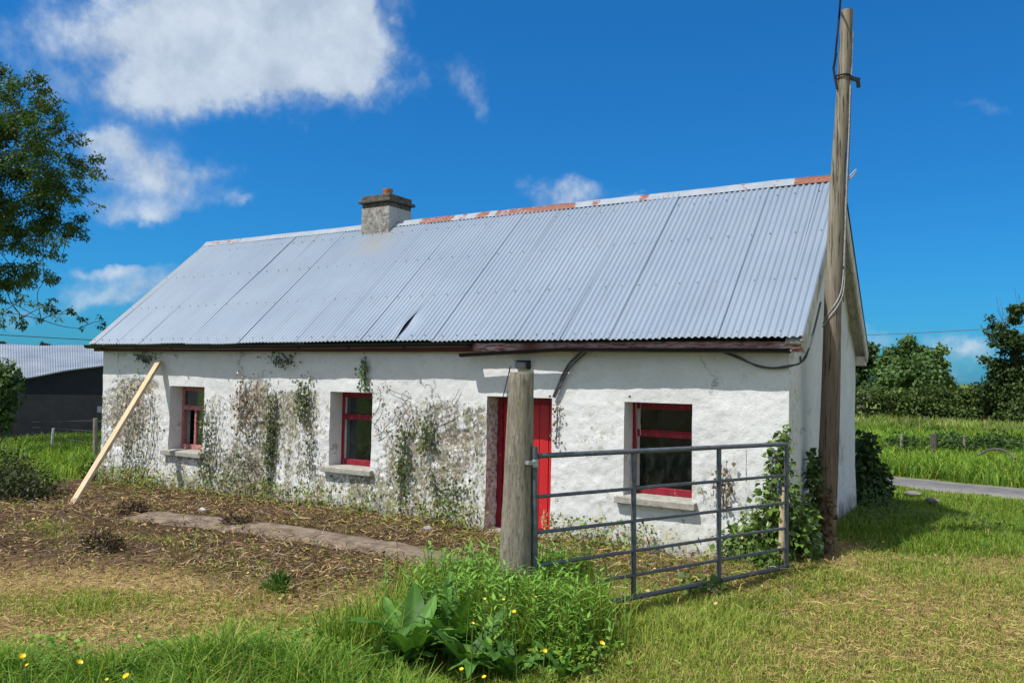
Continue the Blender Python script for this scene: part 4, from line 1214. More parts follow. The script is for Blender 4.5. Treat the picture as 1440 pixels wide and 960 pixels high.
# big ash at the left
def pc3(lst, depth, spread, seed):
    r_ = np.random.default_rng(seed); out = []
    for x, y, r in lst:
        dd = depth+r_.uniform(-1, 1)*spread; p = at_d(x, y, dd); out.append((p[0], p[1], p[2], r*dd/F))
    return out
ash = [(45, 118, 26), (25, 150, 36), (68, 150, 26), (20, 195, 40), (75, 190, 34), (112, 195, 18), (50, 235, 42), (105, 228, 26), (136, 236, 20), (150, 252, 11), (90, 262, 34), (130, 285, 15), (20, 270, 44), (60, 300, 36), (95, 318, 26),
       (18, 330, 38), (62, 345, 26), (88, 358, 15), (25, 385, 30), (62, 395, 22), (45, 425, 15), (75, 430, 17), (100, 440, 13), (120, 450, 11), (143, 452, 12), (110, 462, 8), (15, 425, 16), (8, 405, 20), (0, 442, 20), (32, 446, 16), (58, 449, 13), (82, 446, 11),
       (-30, 120, 45), (-70, 170, 60), (-50, 240, 60), (-120, 250, 70), (-60, 320, 55), (-110, 350, 60), (-40, 400, 40), (-100, 100, 50), (-160, 180, 60), (-180, 290, 60)]
ash_cl = pc3(ash, 22, 1.8, 3)
tb = at_d(-90, 600, 22.5)
tree('ash_tree', 'tall ash tree with feathery dark crown at the left edge', (tb[0], tb[1], float(gz(tb[0], tb[1]))), .22, ash_cl, 150000, .10, ((.028, .062, .016), (.12, .20, .042)), None, 14, 0, .42, .33, True)
# trees beyond the right hedge
t1 = pc3([(1215, 515, 22), (1235, 500, 22), (1225, 540, 20), (1205, 540, 22), (1190, 520, 25)], 54, 2, 4)
b0 = at_d(1212, 590, 54); tree('tree', 'darker dense tree just right of the gable beyond the hedge', (b0[0], b0[1], -.3), .3, t1, 9000, .28, ((.025, .058, .02), (.085, .15, .045)), 'trees beyond the hedge', 10, 0, .7, .4)
t2 = pc3([(1262, 498, 19), (1285, 490, 18), (1308, 500, 18), (1275, 520, 24), (1305, 525, 24), (1330, 522, 14), (1340, 540, 12), (1250, 530, 20), (1290, 545, 24), (1322, 548, 18), (1245, 505, 13)], 50, 2, 5)
b0 = at_d(1290, 590, 50); tree('tree', 'rounded mid green tree standing behind the hedge', (b0[0], b0[1], -.3), .3, t2, 16000, .24, ((.05, .10, .03), (.15, .24, .07)), 'trees beyond the hedge', 11, 0, .7, .4)
t3 = pc3([(1410, 450, 17), (1432, 440, 17), (1400, 480, 15), (1422, 480, 22), (1445, 480, 24), (1396, 515, 15), (1420, 520, 26), (1450, 530, 28), (1405, 550, 24), (1430, 565, 28), (1385, 468, 7), (1460, 440, 20), (1475, 490, 28), (1470, 560, 28)], 36, 1.2, 6)
b0 = at_d(1440, 605, 36); tree('tree', 'ivy clad hedgerow tree with bare twigs at the right edge', (b0[0], b0[1], -.2), .3, t3, 20000, .15, ((.022, .048, .014), (.095, .14, .036)), 'trees beyond the hedge', 11, 3, .7, .36)
t4 = pc3([(10, 489, 9), (-8, 490, 10), (24, 491, 6)], 120, 3, 8)
b0 = at_d(8, 520, 120); tree('tree', 'tiny far tree showing over the left end of the shed roof', (b0[0], b0[1], -.5), .2, t4, 1200, .5, ((.03, .05, .025), (.06, .10, .04)), 'far trees over the shed', 6)
t5 = pc3([(64, 488, 6), (70, 489, 5)], 120, 3, 9)
b0 = at_d(66, 520, 120); tree('tree', 'tiny far tree showing over the middle of the shed roof', (b0[0], b0[1], -.5), .2, t5, 700, .5, ((.03, .05, .025), (.06, .10, .04)), 'far trees over the shed', 6)

# hedge
def hedge(label, pts, width, n, size, pal, seed, lumpy):
    r_ = np.random.default_rng(seed); E_ = []
    for (x, yt, yb, d_) in pts:
        t_ = at_d(x, yt, d_); b_ = at_d(x, yb, d_)
        zc = (t_[2]+b_[2])/2; h = (t_[2]-b_[2])/2
        for k in range(lumpy):
            E_.append((t_[0]+r_.normal(0, .5), t_[1]+r_.normal(0, width*.4), b_[2]+2*h*(k+.5)/lumpy+r_.normal(0, .1), r_.uniform(.7, 1.2), width*.6, h*1.0/lumpy*1.25))
    c = E_[len(E_)//2]
    return leafy_mass('hedge', label, 'hedge', E_, n, size, pal, (c[0], c[1], float(gz(c[0], c[1]))), None, 12, None, .7)
hp_ = [(x, 549+6*math.sin(x*.05)-4*(x > 1330), 606, 38.5-(x-1200)*.004) for x in range(900, 1700, 16)]
hedge('dark clipped hedgerow along the far side of the meadow', hp_, 1.0, 42000, .17, ((.028, .052, .012), (.13, .19, .04)), 11, 4)
r_ = np.random.default_rng(5); E_ = []
for x_ in range(1262, 1600, 11):
    p = ground(x_, 637+r_.uniform(-3, 3)); h_ = r_.uniform(.25, .5)
    if abs(x_-1310) > 12: E_.append((p[0], p[1], p[2]+h_*.6, .45, .4, h_*.75))
leafy_mass('bramble_bank', 'low dark green bank of brambles and nettles across the meadow', 'brambles', E_, 9000, .11, ((.03, .06, .014), (.10, .18, .035)), E_[10][:3], None, 0, None, .6)

# ================================================================== OVERHEAD LINES
mb = MB(); q0, q1 = at_d(-60, 467, 44), at_d(700, 496, 60)
mb.tube([q0*(1-t)+q1*t+np.array([0, 0, -.25*4*t*(1-t)]) for t in np.linspace(0, 1, 16)], .022, 5); o = mb.build('overhead_wire', M_black); tag(o, 'overhead wire crossing the sky left of the cottage roof', 'wire', 'overhead wires')
mb = MB(); q0, q1 = at_d(1000, 476, 60), at_d(1500, 455, 44)
mb.tube([q0*(1-t)+q1*t+np.array([0, 0, -.2*4*t*(1-t)]) for t in np.linspace(0, 1, 16)], .02, 5); o = mb.build('overhead_wire', M_cable); tag(o, 'overhead wire crossing the sky between gable and right hand tree', 'wire', 'overhead wires')

# meadow posts
for qx, qb, qt, r_, m_, lab in ((1313, 640, 610, .10, M_bark, 'stout brown post standing in the tall meadow grass'), (1268, 640, 610, .045, M_post, 'thin grey post left of the stout meadow post'), (1356, 640, 612, .04, M_post, 'thin pale post right of the stout meadow post')):
    p = ground(qx, qb); dd = (p-C)@FW; mb = MB(); mb.tube([p-np.array([0, 0, .2]), at_d(qx, qt, dd)], [r_, r_*.9], 9, jit=.1); o = mb.build('fence_post', m_, smooth=True); tag(o, lab, 'post', 'posts in the meadow')
mb = MB(); q = [at_d(1375, 640, 18), at_d(1392, 632, 18), at_d(1412, 633, 17.6), at_d(1428, 645, 17.2)]
mb.tube(cat(q), .025, 6); o = mb.build('fallen_branch', M_bark, smooth=True); tag(o, 'dark fallen branch arching over the meadow grass at right', 'branch')

# ================================================================== GRASS, LITTER, WEEDS
def sample_polar(n, r0, r1, az0, az1, power=1.0):
    """random ground points around the viewer, density thinning with distance"""
    u = rng.random(n); r = (r0**(2-power)+u*(r1**(2-power)-r0**(2-power)))**(1/(2-power)); a = rng.uniform(az0, az1, n)
    x, y = C[0]+r*np.cos(a), C[1]+r*np.sin(a); return x, y
AZ = math.pi/2+YAW
def root_pts(x, y, lift=0.0): return np.stack([x, y, gz(x, y)+lift], 1)
def pal_mix(n, pals, w):
    w = np.asarray(w, float); idx = (rng.random((n, 1)) > np.cumsum(w, 1)[:, :-1]/w.sum(1)[:, None]).sum(1)
    P = np.array(pals); t = rng.random((n, 1)); return (P[idx, 0]*(1-t)+P[idx, 1]*t)
LUSH = ((.065, .16, .014), (.19, .34, .04)); MIDG = ((.17, .26, .026), (.34, .43, .06)); YEL = ((.34, .37, .07), (.50, .49, .13)); TAN = ((.30, .19, .075), (.60, .43, .19)); BRN = ((.05, .031, .02), (.25, .16, .097)); GREY = ((.28, .24, .19), (.42, .37, .30))

n = 680000
x, y = sample_polar(n, 3.6, 16, AZ-.95, AZ+.9, 1.35)
gr_, br_ = zones(x, y)
gr_ = gr_+(fbm(x*1.7, y*1.7, o=4, s=21)-.5)*.9*(gr_ < .95)
okm = ~in_house(x, y, .02) & (seg_dist(x, y, LANE) > .8+.12*fbm(x*2, y*2, s=2)) & (seg_dist(x, y, PATH) > .36)
px, py, dd = project(root_pts(x, y)); dryz = (px > 850)*ss((py-800)/30) + .35*ss((py-800)/40)
keepm = okm & (rng.random(n) < np.clip((gr_-.05)*1.15 + .75*dryz*(gr_ < .6), .0, 1))
x, y, gr_, br_ = x[keepm], y[keepm], gr_[keepm], br_[keepm]
px, py, dd = project(root_pts(x, y)); n = len(x)
lush = np.clip(ss((py-912-12*np.sin(px/70.))/60)*(px < 600)*(1-.85*blob(px, py, 590, 945, 75, 60)) + .6*blob(px, py, 700, 895, 150, 95) + .2*blob(px, py, 390, 828, 20, 15), 0, 1)
backg = ss((px-1140)/60)*ss((805-py)/40)
lush2 = np.maximum(lush, .55*backg)
hgt = .035+.05*np.clip(gr_, 0, 1)+.19*lush*rng.uniform(.4, 1.2, n)+.08*backg*rng.random(n) + .04*blob(px, py, 950, 870, 160, 60)
hgt = hgt*rng.uniform(.6, 1.35, n)*(.55+.9*fbm(x*3.5, y*3.5, o=3, s=88))
tanw = np.clip(.95-gr_*1.35, .03, 1)*(1-lush)+.03
yelw = np.clip(.55*(1-lush2)+.12-.3*backg, .05, 1)
cols = pal_mix(n, [LUSH, MIDG, YEL, TAN], np.stack([.35+1.4*lush2, .75-.3*lush+.25*backg, yelw, tanw], 1))
o = blades('grass', root_pts(x, y, -.01), hgt, .0045+.006*lush+.004*(dd/14), rng.uniform(.15, 1.1, n), cols, M_grass)
tag(o, 'grass growing over the yard and around the gate', 'grass', kind='stuff')

# dry hay lying flat + dead cuttings
def litter(name, label, n, accept, pals, wfun, len_rng, wid_rng, tilt, lift, az=.92, r1=16, power=1.4):
    x, y = sample_polar(n, 4.2, r1, AZ-az, AZ+az, power); gr, br = zones(x, y)
    px, py, dd = project(root_pts(x, y))
    k = ~in_house(x, y, -.0) & (rng.random(n) < accept(x, y, px, py, gr, br)); x, y, px, py, gr, br, dd = [q[k] for q in (x, y, px, py, gr, br, dd)]; n = len(x)
    a = rng.uniform(0, 2*np.pi, n); tl = rng.normal(0, tilt, n)
    Dd = np.stack([np.cos(a)*np.cos(tl), np.sin(a)*np.cos(tl), np.sin(np.abs(tl))*.8], 1); s_ = unit(np.cross(Dd, np.array([0, 0, 1.])+rng.normal(0, .5, (n, 3))))
    Ls = rng.uniform(*len_rng, n)[:, None]; Ws = (rng.uniform(*wid_rng, n)*(1+dd/20))[:, None]
    R = root_pts(x, y, 0)+np.array([0, 0, 1])*(lift*rng.random((n, 1))**1.5)
    bend = unit(rng.normal(size=(n, 3)))*Ls*.12
    m_ = R+Dd*Ls*.5+bend; t_ = R+Dd*Ls-np.array([0, 0, 1])*Ls*.1
    V = np.stack([R-s_*Ws*.5, R+s_*Ws*.5, m_+s_*Ws*.45, m_-s_*Ws*.45, t_+s_*Ws*.15, t_-s_*Ws*.15], 1).reshape(-1, 3)
    i_ = np.arange(n)[:, None]*6
    cols = pal_mix(n, pals, wfun(x, y, px, py, gr, br))
    o = np_mesh(name, V, quads=np.concatenate([i_+np.array([[0, 1, 2, 3]]), i_+np.array([[3, 2, 4, 5]])]), mats=M_dry, cols=np.repeat(cols, 6, 0))
    return tag(o, label, 'cuttings', kind='stuff')
def acc_hay(x, y, px, py, gr, br):
    on = seg_dist(x, y, PATH) > .30
    return np.clip(1.0-gr*np.where(px > 850, 1.15, .8), 0, 1)*on*(y < 4.5)*(x > -2.5)*(.12+.88*(br < .5))
litter('dry_hay', 'dry mown hay lying over the yard', 240000, acc_hay, [TAN, YEL, BRN, MIDG], lambda x, y, px, py, gr, br: np.stack([1.1-.6*br, .15-.1*br, .45+1.0*br*(.5+fbm(x*2, y*2, s=33)), (.14-.13*br)], 1), (.03, .095), (.0025, .0055), .3, .025)
def acc_br(x, y, px, py, gr, br):
    pd = seg_dist(x, y, PATH)
    near_wall = np.exp(-(y/.55)**2)*(x < 9.8)*(y < .05)
    f = np.clip(br*1.0*(fbm(x*1.1, y*1.1, s=35) > .40)+.3*br+near_wall*.9, 0, 1)*(1-.9*(gr > .7)*(near_wall < .4))
    return np.where(pd < .36, np.clip(.08+.75*(pd/.36)**2*2*fbm(x*2, y*2, s=6), 0, 1), f)*(y < .3)
litter('dead_cuttings', 'brown dead stems and cuttings strewn before the cottage', 150000, acc_br, [BRN, TAN, GREY, MIDG], lambda x, y, px, py, gr, br: np.stack([1.0+0*x, .30+0*x, .10+0*x, .06+.4*np.exp(-(y/.5)**2)], 1), (.04, .20), (.0028, .008), .32, .09)
# curled dead leaves
n = 60000; x, y = sample_polar(n, 4.5, 16, AZ-.6, AZ+.7, 1.4); gr, br = zones(x, y)
k = ~in_house(x, y) & (rng.random(n) < np.clip(br*.8+.9*np.exp(-(y/.45)**2)*(y < 0)*(x < 10), 0, 1)) & (seg_dist(x, y, PATH) > .28) & (y < .1); x, y = x[k], y[k]; n = len(x)
Ls = rng.uniform(.02, .06, n)
o = leaf_mesh('dead_leaves', root_pts(x, y)+np.array([0, 0, 1])*rng.random((n, 1))**2*.09, rand_dir(n)*np.array([1, 1, .4]), unit(rand_dir(n)*.8+np.array([0, 0, 1])), Ls, Ls*.6, pal_mix(n, [BRN, TAN, MIDG], np.tile([1., .3, .06], (n, 1))), M_dry)
tag(o, 'curled dead leaves on the cleared ground', 'leaves', kind='stuff')
# weeds along the wall foot
n = 9000; x = rng.uniform(.1, 12.2, n); y = -np.abs(rng.normal(.05, .16, n))-.03
k = (~((x > 8.6) & (x < 9.5))) & (rng.random(n) < np.clip(fbm(x*1.3, x*0, s=40)*2.2-.55+.25*(x < 5), 0, 1)); x, y = x[k], y[k]; n = len(x)
hh = rng.random((n, 1))**1.6*.34; Ls = rng.uniform(.025, .07, n)
P = root_pts(x, y)+np.array([0, 0, 1])*hh
o = leaf_mesh('wall_weeds', P, rand_dir(n)+np.array([0, -.3, .1]), unit(rand_dir(n)+np.array([0, -.3, .8])), Ls, Ls*.5, pal_mix(n, [LUSH, MIDG, TAN, BRN], np.tile([.7, .8, .4, .5], (n, 1))), M_leaf)
tag(o, 'weeds and withered stalks along the foot of the front wall', 'weeds', kind='stuff')

# small clods and uprooted tufts in the yard
for qx, qy, s_, lab, pal in ((140, 772, .20, 'dark uprooted clod lying in the yard below the plank', ((.012, .010, .008), (.07, .05, .035))), (435, 706, .24, 'heap of pulled weeds against the wall left of the middle window', ((.05, .05, .02), (.16, .14, .055))), (185, 722, .2, 'dark tangle of cuttings at the left end of the path', ((.02, .015, .012), (.10, .07, .045))),
                             (330, 738, .16, 'low clump of cuttings beside the path', ((.02, .015, .012), (.12, .085, .05)))):
    p = ground(qx, qy)
    t = leafy_mass('cuttings_heap', lab, 'cuttings', [(p[0], p[1], p[2]+s_*.3, s_*1.1, s_, s_*.5), (p[0]+s_*.8, p[1]+.05, p[2]+s_*.2, s_*.7, s_*.7, s_*.35)], 500, .07, pal, p, 'heaps of pulled weeds in the yard', 8, M_dry, .22, .2)
p = ground(392, 833)
leafy_mass('weed', 'single bright green weed tuft in the brown yard', 'weed', [(p[0], p[1], p[2]+.06, .09, .09, .08)], 120, .09, ((.04, .10, .018), (.10, .20, .04)), p, None, 0, None, .25, -.6)
# litter bits
for qx, qy, lab, cl in ((603, 747, 'white scrap lying on the path edge near the doorway', (.5, .5, .49)), (284, 720, 'small white scrap beside the path', (.45, .43, .40))):
    p = ground(qx, qy); mb = MB(); v = [p+np.array([.07*math.cos(a_)*(1+.4*random.random()), .05*math.sin(a_), .03+.025*random.random()]) for a_ in np.linspace(0, 6.28, 8)[:-1]]
    mb.add(v+[p+np.array([0, 0, .075])]+[q-np.array([0, 0, .02]) for q in v], [(k, (k+1) % 7, 7) for k in range(7)]+[(8+(k+1) % 7, 8+k, k, (k+1) % 7) for k in range(7)]); o = mb.build('scrap', simple('scrap', cl, .7)); tag(o, lab, 'litter', 'white scraps by the path')

# meadow and lawn beyond
def far_grass(name, label, n, xr, yr, acc, h0, h1, wid, pals, w, tip=None):
    x, y = rng.uniform(*xr, n), rng.uniform(*yr, n); k = acc(x, y); x, y = x[k], y[k]; n = len(x)
    hh = rng.uniform(h0, h1, n)*(.6+.8*fbm(x*.5, y*.5, s=55)); dd = np.hypot(x-C[0], y-C[1])
    o = blades(name, root_pts(x, y, -.02), hh, wid*(1+dd/25), rng.uniform(.1, .8, n), pal_mix(n, pals, np.tile(w, (n, 1)))*(.45+1.1*fbm(x*.45, y*.45, o=4, s=56))[:, None], M_grass, None, tip)
    return tag(o, label, 'grass', kind='stuff')
inview = lambda x, y, a, b: (lambda q: (q[0] > a) & (q[0] < b) & (q[2] > 1))(project(np.stack([x, y, np.zeros_like(x)], 1)))
far_grass('meadow_grass', 'tall bright green meadow grass beyond the lane', 330000, (2, 34), (9.2, 34), lambda x, y: inview(x, y, 1150, 1560) & (seg_dist(x, y, LANE) > .95) & (rng.random(len(x)) < np.clip(14./np.maximum(y+9, 1), .25, 1)), .16, .42, .014, [LUSH, MIDG, YEL], [1.3, .8, .06])
far_grass('seeding_grass', 'pale seeding grass along the foot of the hedge', 30000, (2, 40), (27, 37), lambda x, y: inview(x, y, 1150, 1560), .25, .55, .016, [((.15, .21, .06), (.30, .35, .15)), MIDG, TAN], [1., .8, .15])
far_grass('verge_grass', 'short sunlit grass between the gable and the lane', 90000, (12.4, 19), (3.0, 8.3), lambda x, y: (seg_dist(x, y, LANE) > .62+.4*fbm(x*1.5, y*1.5, s=14)) & inview(x, y, 1180, 1560), .04, .12, .007, [LUSH, MIDG, YEL], [.7, 1., .35])
far_grass('field_grass', 'bright green field grass between the yard and the shed', 90000, (-22, 2.2), (-4, 14), lambda x, y: (lambda q: (q[1] < 692-.17*(q[0]-0)*(q[0] > 0)))(project(np.stack([x, y, gz(x, y)], 1))) & inview(x, y, -120, 160) & ~((x > -.2) & (y > -.1)), .15, .45, .012, [LUSH, MIDG, YEL], [1.2, .9, .1])

# ---- weedy clump by the post
def clump_pts(n, lst):
    w = np.array([q[4] for q in lst], float); k = rng.choice(len(lst), n, p=w/w.sum()); A_ = np.array([q[:4] for q in lst])
    c = np.array([ground(q[0], q[1]) for q in lst])[k]
    return c[:, 0]+rng.normal(0, .5, n)*A_[k, 2], c[:, 1]+rng.normal(0, .5, n)*A_[k, 3]
cl = [(705, 900, .6, .6, 2.6), (745, 916, .42, .5, 2.0), (610, 905, .5, .3, .5), (780, 872, .35, .35, 1.0), (745, 865, .4, .25, 1.2), (660, 868, .5, .3, 1.1)]
n = 520; x, y = clump_pts(n, cl); SV, SQ, SC, so_ = [], [], [], 0; LP, LD, LN, LL, LW, LC = [], [], [], [], [], []
smb = MB()
for i_ in range(n):
    b0 = np.array([x[i_], y[i_], float(gz(x[i_], y[i_]))-.02]); h = rng.uniform(.25, .62); a_ = rng.uniform(0, 6.28); le = rng.uniform(.02, .22)*h
    tip = b0+np.array([math.cos(a_)*le, math.sin(a_)*le, h]); mid = (b0+tip)/2-np.array([math.cos(a_), math.sin(a_), 0])*le*.2
    q = cat([b0, mid, tip], 4); smb.tube(q, np.linspace(.0045, .002, len(q)), 4, caps=False)
    nl = int(h*40)
    for k in range(nl):
        t_ = .12+.88*(k+rng.random())/nl; p = q[min(int(t_*(len(q)-1)), len(q)-2)]; p = p+(q[min(int(t_*(len(q)-1))+1, len(q)-1)]-p)*((t_*(len(q)-1)) % 1)
        an = k*2.4+rng.normal(0, .3); LP.append(p); LD.append((math.cos(an), math.sin(an), rng.uniform(.1, .9))); LN.append((-math.cos(an)*.5, -math.sin(an)*.5, 1)); l_ = rng.uniform(.07, .15)*(1.15-.5*t_); LL.append(l_); LW.append(l_*rng.uniform(.16, .3))
        tt = rng.random()*.6+t_*.4; LC.append(np.array((.10, .24, .024))*(1-tt)+np.array((.25, .47, .07))*tt)
o = leaf_mesh('weed_clump', np.array(LP), np.array(LD), np.array(LN), np.array(LL), np.array(LW), np.array(LC), M_leaf)
tag(o, 'dense clump of tall leafy green weeds around the gate post foot', 'weeds', kind='stuff')
smb.build('weed_stems', simple('green_stem', (.09, .14, .04), .6), o, smooth=True)
# long grass through the clump
n = 15000; x, y = clump_pts(n, cl+[(800, 905, .25, .3, .6), (520, 930, .3, .3, .6), (655, 872, .5, .3, 1.4)])
qx_, qy_, _ = project(root_pts(x, y)); k = rng.random(n) > .85*blob(qx_, qy_, 600, 950, 90, 60); x, y = x[k], y[k]; n = len(x)
o = blades('tall_grass', root_pts(x, y, -.02), rng.uniform(.2, .62, n), rng.uniform(.005, .011, n), rng.uniform(.1, .7, n), pal_mix(n, [LUSH, MIDG, YEL], np.tile([1., .9, .18], (n, 1))), M_grass)
tag(o, 'long grass blades among the weeds by the gate post', 'grass', kind='stuff')
n = 420; x, y = clump_pts(n, [(800, 868, .2, .2, 1)])
o = blades('tall_grass', root_pts(x, y, -.02), rng.uniform(.45, .75, n), rng.uniform(.006, .012, n), rng.uniform(.15, .6, n), pal_mix(n, [MIDG, LUSH], np.tile([1., .6], (n, 1))), M_grass)
tag(o, 'tallest pale grass tuft reaching over the lower gate rails', 'grass', kind='stuff')
# broad leaf ground cover along the bottom edge
n = 5200; x, y = clump_pts(n, [(480, 935, .5, .3, 2), (560, 905, .4, .3, 1.5), (380, 940, .5, .25, 1.2), (790, 945, .3, .25, 1.0), (250, 945, .6, .2, 1), (80, 945, .6, .2, .8)])
Ls = rng.uniform(.025, .06, n)
o = leaf_mesh('leafy_groundcover', root_pts(x, y)+np.array([0, 0, 1])*rng.random((n, 1))*.2, rand_dir(n)*np.array([1, 1, .4]), unit(rand_dir(n)*.6+np.array([0, 0, 1])), Ls, Ls*.65, pal_mix(n, [LUSH, MIDG], np.tile([1., .5], (n, 1))), M_leaf)
tag(o, 'small leaved green ground cover along the near edge of the yard', 'weeds', kind='stuff')

# docks with broad leaves
def dock(qx, qy, nleaf, size, label):
    p = ground(qx, qy); t = thing('dock_plant', label, 'dock', p, 'dock plants by the gate post')
    for k in range(nleaf):
        an = 2.4*k+rng.normal(0, .25); Lg = size*rng.uniform(.7, 1.15); Wd = Lg*rng.uniform(.18, .27); el = rng.uniform(.95, 1.5); dr = rng.uniform(.6, 1.9); ph = rng.uniform(0, 6); tw = rng.normal(0, .035); dk = rng.uniform(.6, 1.05)
        ns, nw = 16, 7; V = []; Cc = []; pos = np.array(p)+np.array([0, 0, -.01]); e = el; c0_ = rng.random()
        dh = np.array([math.cos(an), math.sin(an), 0]); sd = np.array([-math.sin(an), math.cos(an), 0])
        for i_ in range(ns):
            t_ = i_/(ns-1); nrm = -dh*math.sin(e)+np.array([0, 0, 1])*math.cos(e)
            wv = Wd*(.10 if t_ < .16 else .10+.9*math.sin(math.pi*min(1, ((t_-.16)/.84))**.75))*.5
            if t_ > .97: wv = .002
            for j_ in range(nw):
                s_ = -1+2*j_/(nw-1)
                V.append(pos+sd*s_*wv+nrm*(abs(s_)*wv*.35+math.sin(t_*26+ph+s_*2)*.26*wv*s_*s_))
                tt = np.clip(c0_*.5+.2*t_+(.35 if abs(s_) < .1 else 0), 0, 1); Cc.append((np.array((.06, .16, .022))*(1-tt)+np.array((.15, .32, .06))*tt)*dk)
            dh = dh*math.cos(tw)+sd*math.sin(tw); dh /= np.linalg.norm(dh); sd = np.array([-dh[1], dh[0], 0]); pos = pos+(dh*math.cos(e)+np.array([0, 0, 1])*math.sin(e))*Lg/(ns-1); e -= dr/(ns-1)
        j = (np.arange(ns-1)[:, None]*nw+np.arange(nw-1)[None]).reshape(-1)
        np_mesh('leaf', np.array(V), quads=np.stack([j, j+1, j+nw+1, j+nw], 1), mats=M_ivy2, cols=np.array(Cc), parent=t, smooth=True)
M_ivy2 = leafmat('dock_leaf', .5, .28, .2)
for a_ in ((575, 945, 15, .62, 'broad leaved dock at the bottom left of the weed clump'), (660, 962, 13, .50, 'broad leaved dock at the bottom centre of the weed clump'), (545, 962, 12, .46, 'dock plant leftmost of the docks, at the bottom edge'),
           (635, 930, 14, .58, 'upright dock in the middle of the weed clump'), (715, 965, 12, .44, 'dock with a long arching leaf right of the clump centre'), (590, 915, 13, .54, 'smaller dock at the upper left of the weed clump'), (790, 962, 6, .32, 'small dock rightmost of the docks, at the bottom edge')):
    dock(*a_)

# buttercups
def f_pet(t, b, o):
    t.inp(b, 'Base Color', (.85, .55, .01)); b.inputs['Roughness'].default_value = .3
M_petal = material('buttercup_petal', f_pet)
M_stem = simple('flower_stem', (.10, .18, .04), .6)
def buttercup(qx, qy, depth, size, label):
    gp_ = ground(qx, qy); h = at_d(qx, qy, ((gp_-C)@FW)*depth); b0 = np.array([h[0]+rng.normal(0, .03), h[1]+rng.normal(0, .03), 0]); b0[2] = float(gz(b0[0], b0[1])); h[2] = max(h[2], b0[2]+.08)
    t = thing('buttercup', label, 'buttercup', b0, 'buttercups in the grass')
    mb = MB(); q = cat([b0, (b0+h)/2+rng.normal(0, .012, 3), h], 5); mb.tube(q, .0028, 5); mb.build('stem', M_stem, t, smooth=True)
    f_ = unit(unit(C-h)*.55+np.array([0, 0, 1.])+rng.normal(0, .25, 3)); r_ = unit(np.cross(f_, [1, .3, .1])); u_ = np.cross(f_, r_); mb = MB()
    for k in range(5):
        a_ = k*2*math.pi/5; V = []; nw = 5
        for s_ in range(4):
            t_ = s_/3; rr = size*(.12+.88*t_); cup = size*.55*t_**1.7; w_ = size*.62*(.25, .75, 1.0, .72)[s_]
            for j_ in range(nw):
                v = -1+2*j_/(nw-1); da = r_*math.cos(a_)+u_*math.sin(a_); sa = -r_*math.sin(a_)+u_*math.cos(a_)
                V.append(h+da*(rr-size*.12*v*v*t_)+sa*w_*v*.9+f_*(cup+.10*size*v*v))
        mb.add(V, [(s_*nw+j_, s_*nw+j_+1, (s_+1)*nw+j_+1, (s_+1)*nw+j_) for s_ in range(3) for j_ in range(nw-1)])
    mb.tube([h, h+f_*size*.35], [size*.3, size*.22], 8)
    mb.build('flower', M_petal, t, smooth=True)
for qx, qy, dp, s_, lab in ((31, 923, 0.8, .021, 'leftmost buttercup in the long grass at the bottom left'), (111, 932, 0.8, .021, 'second buttercup from the left in the long grass'), (178, 951, 0.8, .020, 'third buttercup from the left, at the bottom edge'), (38, 935, 0.8, .011, 'half open buttercup just under the leftmost one'),
                            (150, 955, 0.8, .010, 'small bud beside the third buttercup at the bottom edge'), (682, 842, 0.7, .015, 'buttercup high on the left of the weed clump below the post'), (708, 843, 0.7, .016, 'buttercup directly below the gate post'), (723, 860, 0.7, .019, 'brightest buttercup near the middle of the weed clump'),
                            (766, 915, 0.7, .018, 'buttercup low on the right side of the weed clump'), (649, 941, 0.7, .017, 'buttercup between the dock leaves at the bottom'), (681, 952, 0.7, .017, 'lowest buttercup among the dock leaves'), (665, 876, 0.7, .014, 'buttercup at the left beside the dock leaves'), (846, 905, 0.78, .020, 'orange yellow buttercup at the right edge of the weed clump'), (753, 839, 0.7, .012, 'small buttercup under the hinge end of the gate'), (1242, 762, 0.95, .014, 'single yellow flower beside the shaded heap')):
    buttercup(qx, qy, dp, s_*(.62 if 600 < qx < 800 else .85), lab)

# ================================================================== SKY AND LIGHT
SUN_TRAVEL = np.array([.50*.53, .86*.53, -.85]); SUN_TRAVEL /= np.linalg.norm(SUN_TRAVEL)
el = math.asin(-SUN_TRAVEL[2]); az_to = math.atan2(-SUN_TRAVEL[0], -SUN_TRAVEL[1])
w = bpy.data.worlds.new('World'); scene.world = w; w.use_nodes = True
t = NT(w.node_tree)
for nd in list(t.n): t.n.remove(nd)
sky = t.node('ShaderNodeTexSky', _sky_type='NISHITA', _sun_disc=False, _sun_elevation=el, _sun_rotation=az_to, _altitude=100.0, _air_density=1.0, _dust_density=.8, _ozone_density=3.0)
hsv0 = t.node('ShaderNodeHueSaturation', Saturation=1.2, Value=1.0, Color=sky.outputs[0])
hsv = t.node('ShaderNodeMix', _data_type='RGBA', _blend_type='MULTIPLY', i0=1.0, i6=t.node('ShaderNodeGamma', Color=hsv0.outputs[0], Gamma=.75).outputs[0], i7=(.16, .84, 1.46))
hsvc = hsv.outputs[2]
vec = t.node('ShaderNodeTexCoord').outputs['Generated']
nvec = t.node('ShaderNodeVectorMath', _operation='NORMALIZE', i0=vec).outputs[0]
nz = t.node('ShaderNodeTexNoise', Vector=nvec, Scale=6.5, Detail=9.0, Roughness=.56, Distortion=.0).outputs['Fac']
nz2 = t.node('ShaderNodeTexNoise', Vector=nvec, Scale=20.0, Detail=8.0, Roughness=.58, Distortion=.1).outputs['Fac']
wn = t.node('ShaderNodeTexNoise', Vector=nvec, Scale=7.0, Detail=7.0, Roughness=.62).outputs['Color']
wv = t.node('ShaderNodeVectorMath', _operation='MULTIPLY_ADD', i0=wn, i1=(.17, .17, .12), i2=nvec).outputs[0]
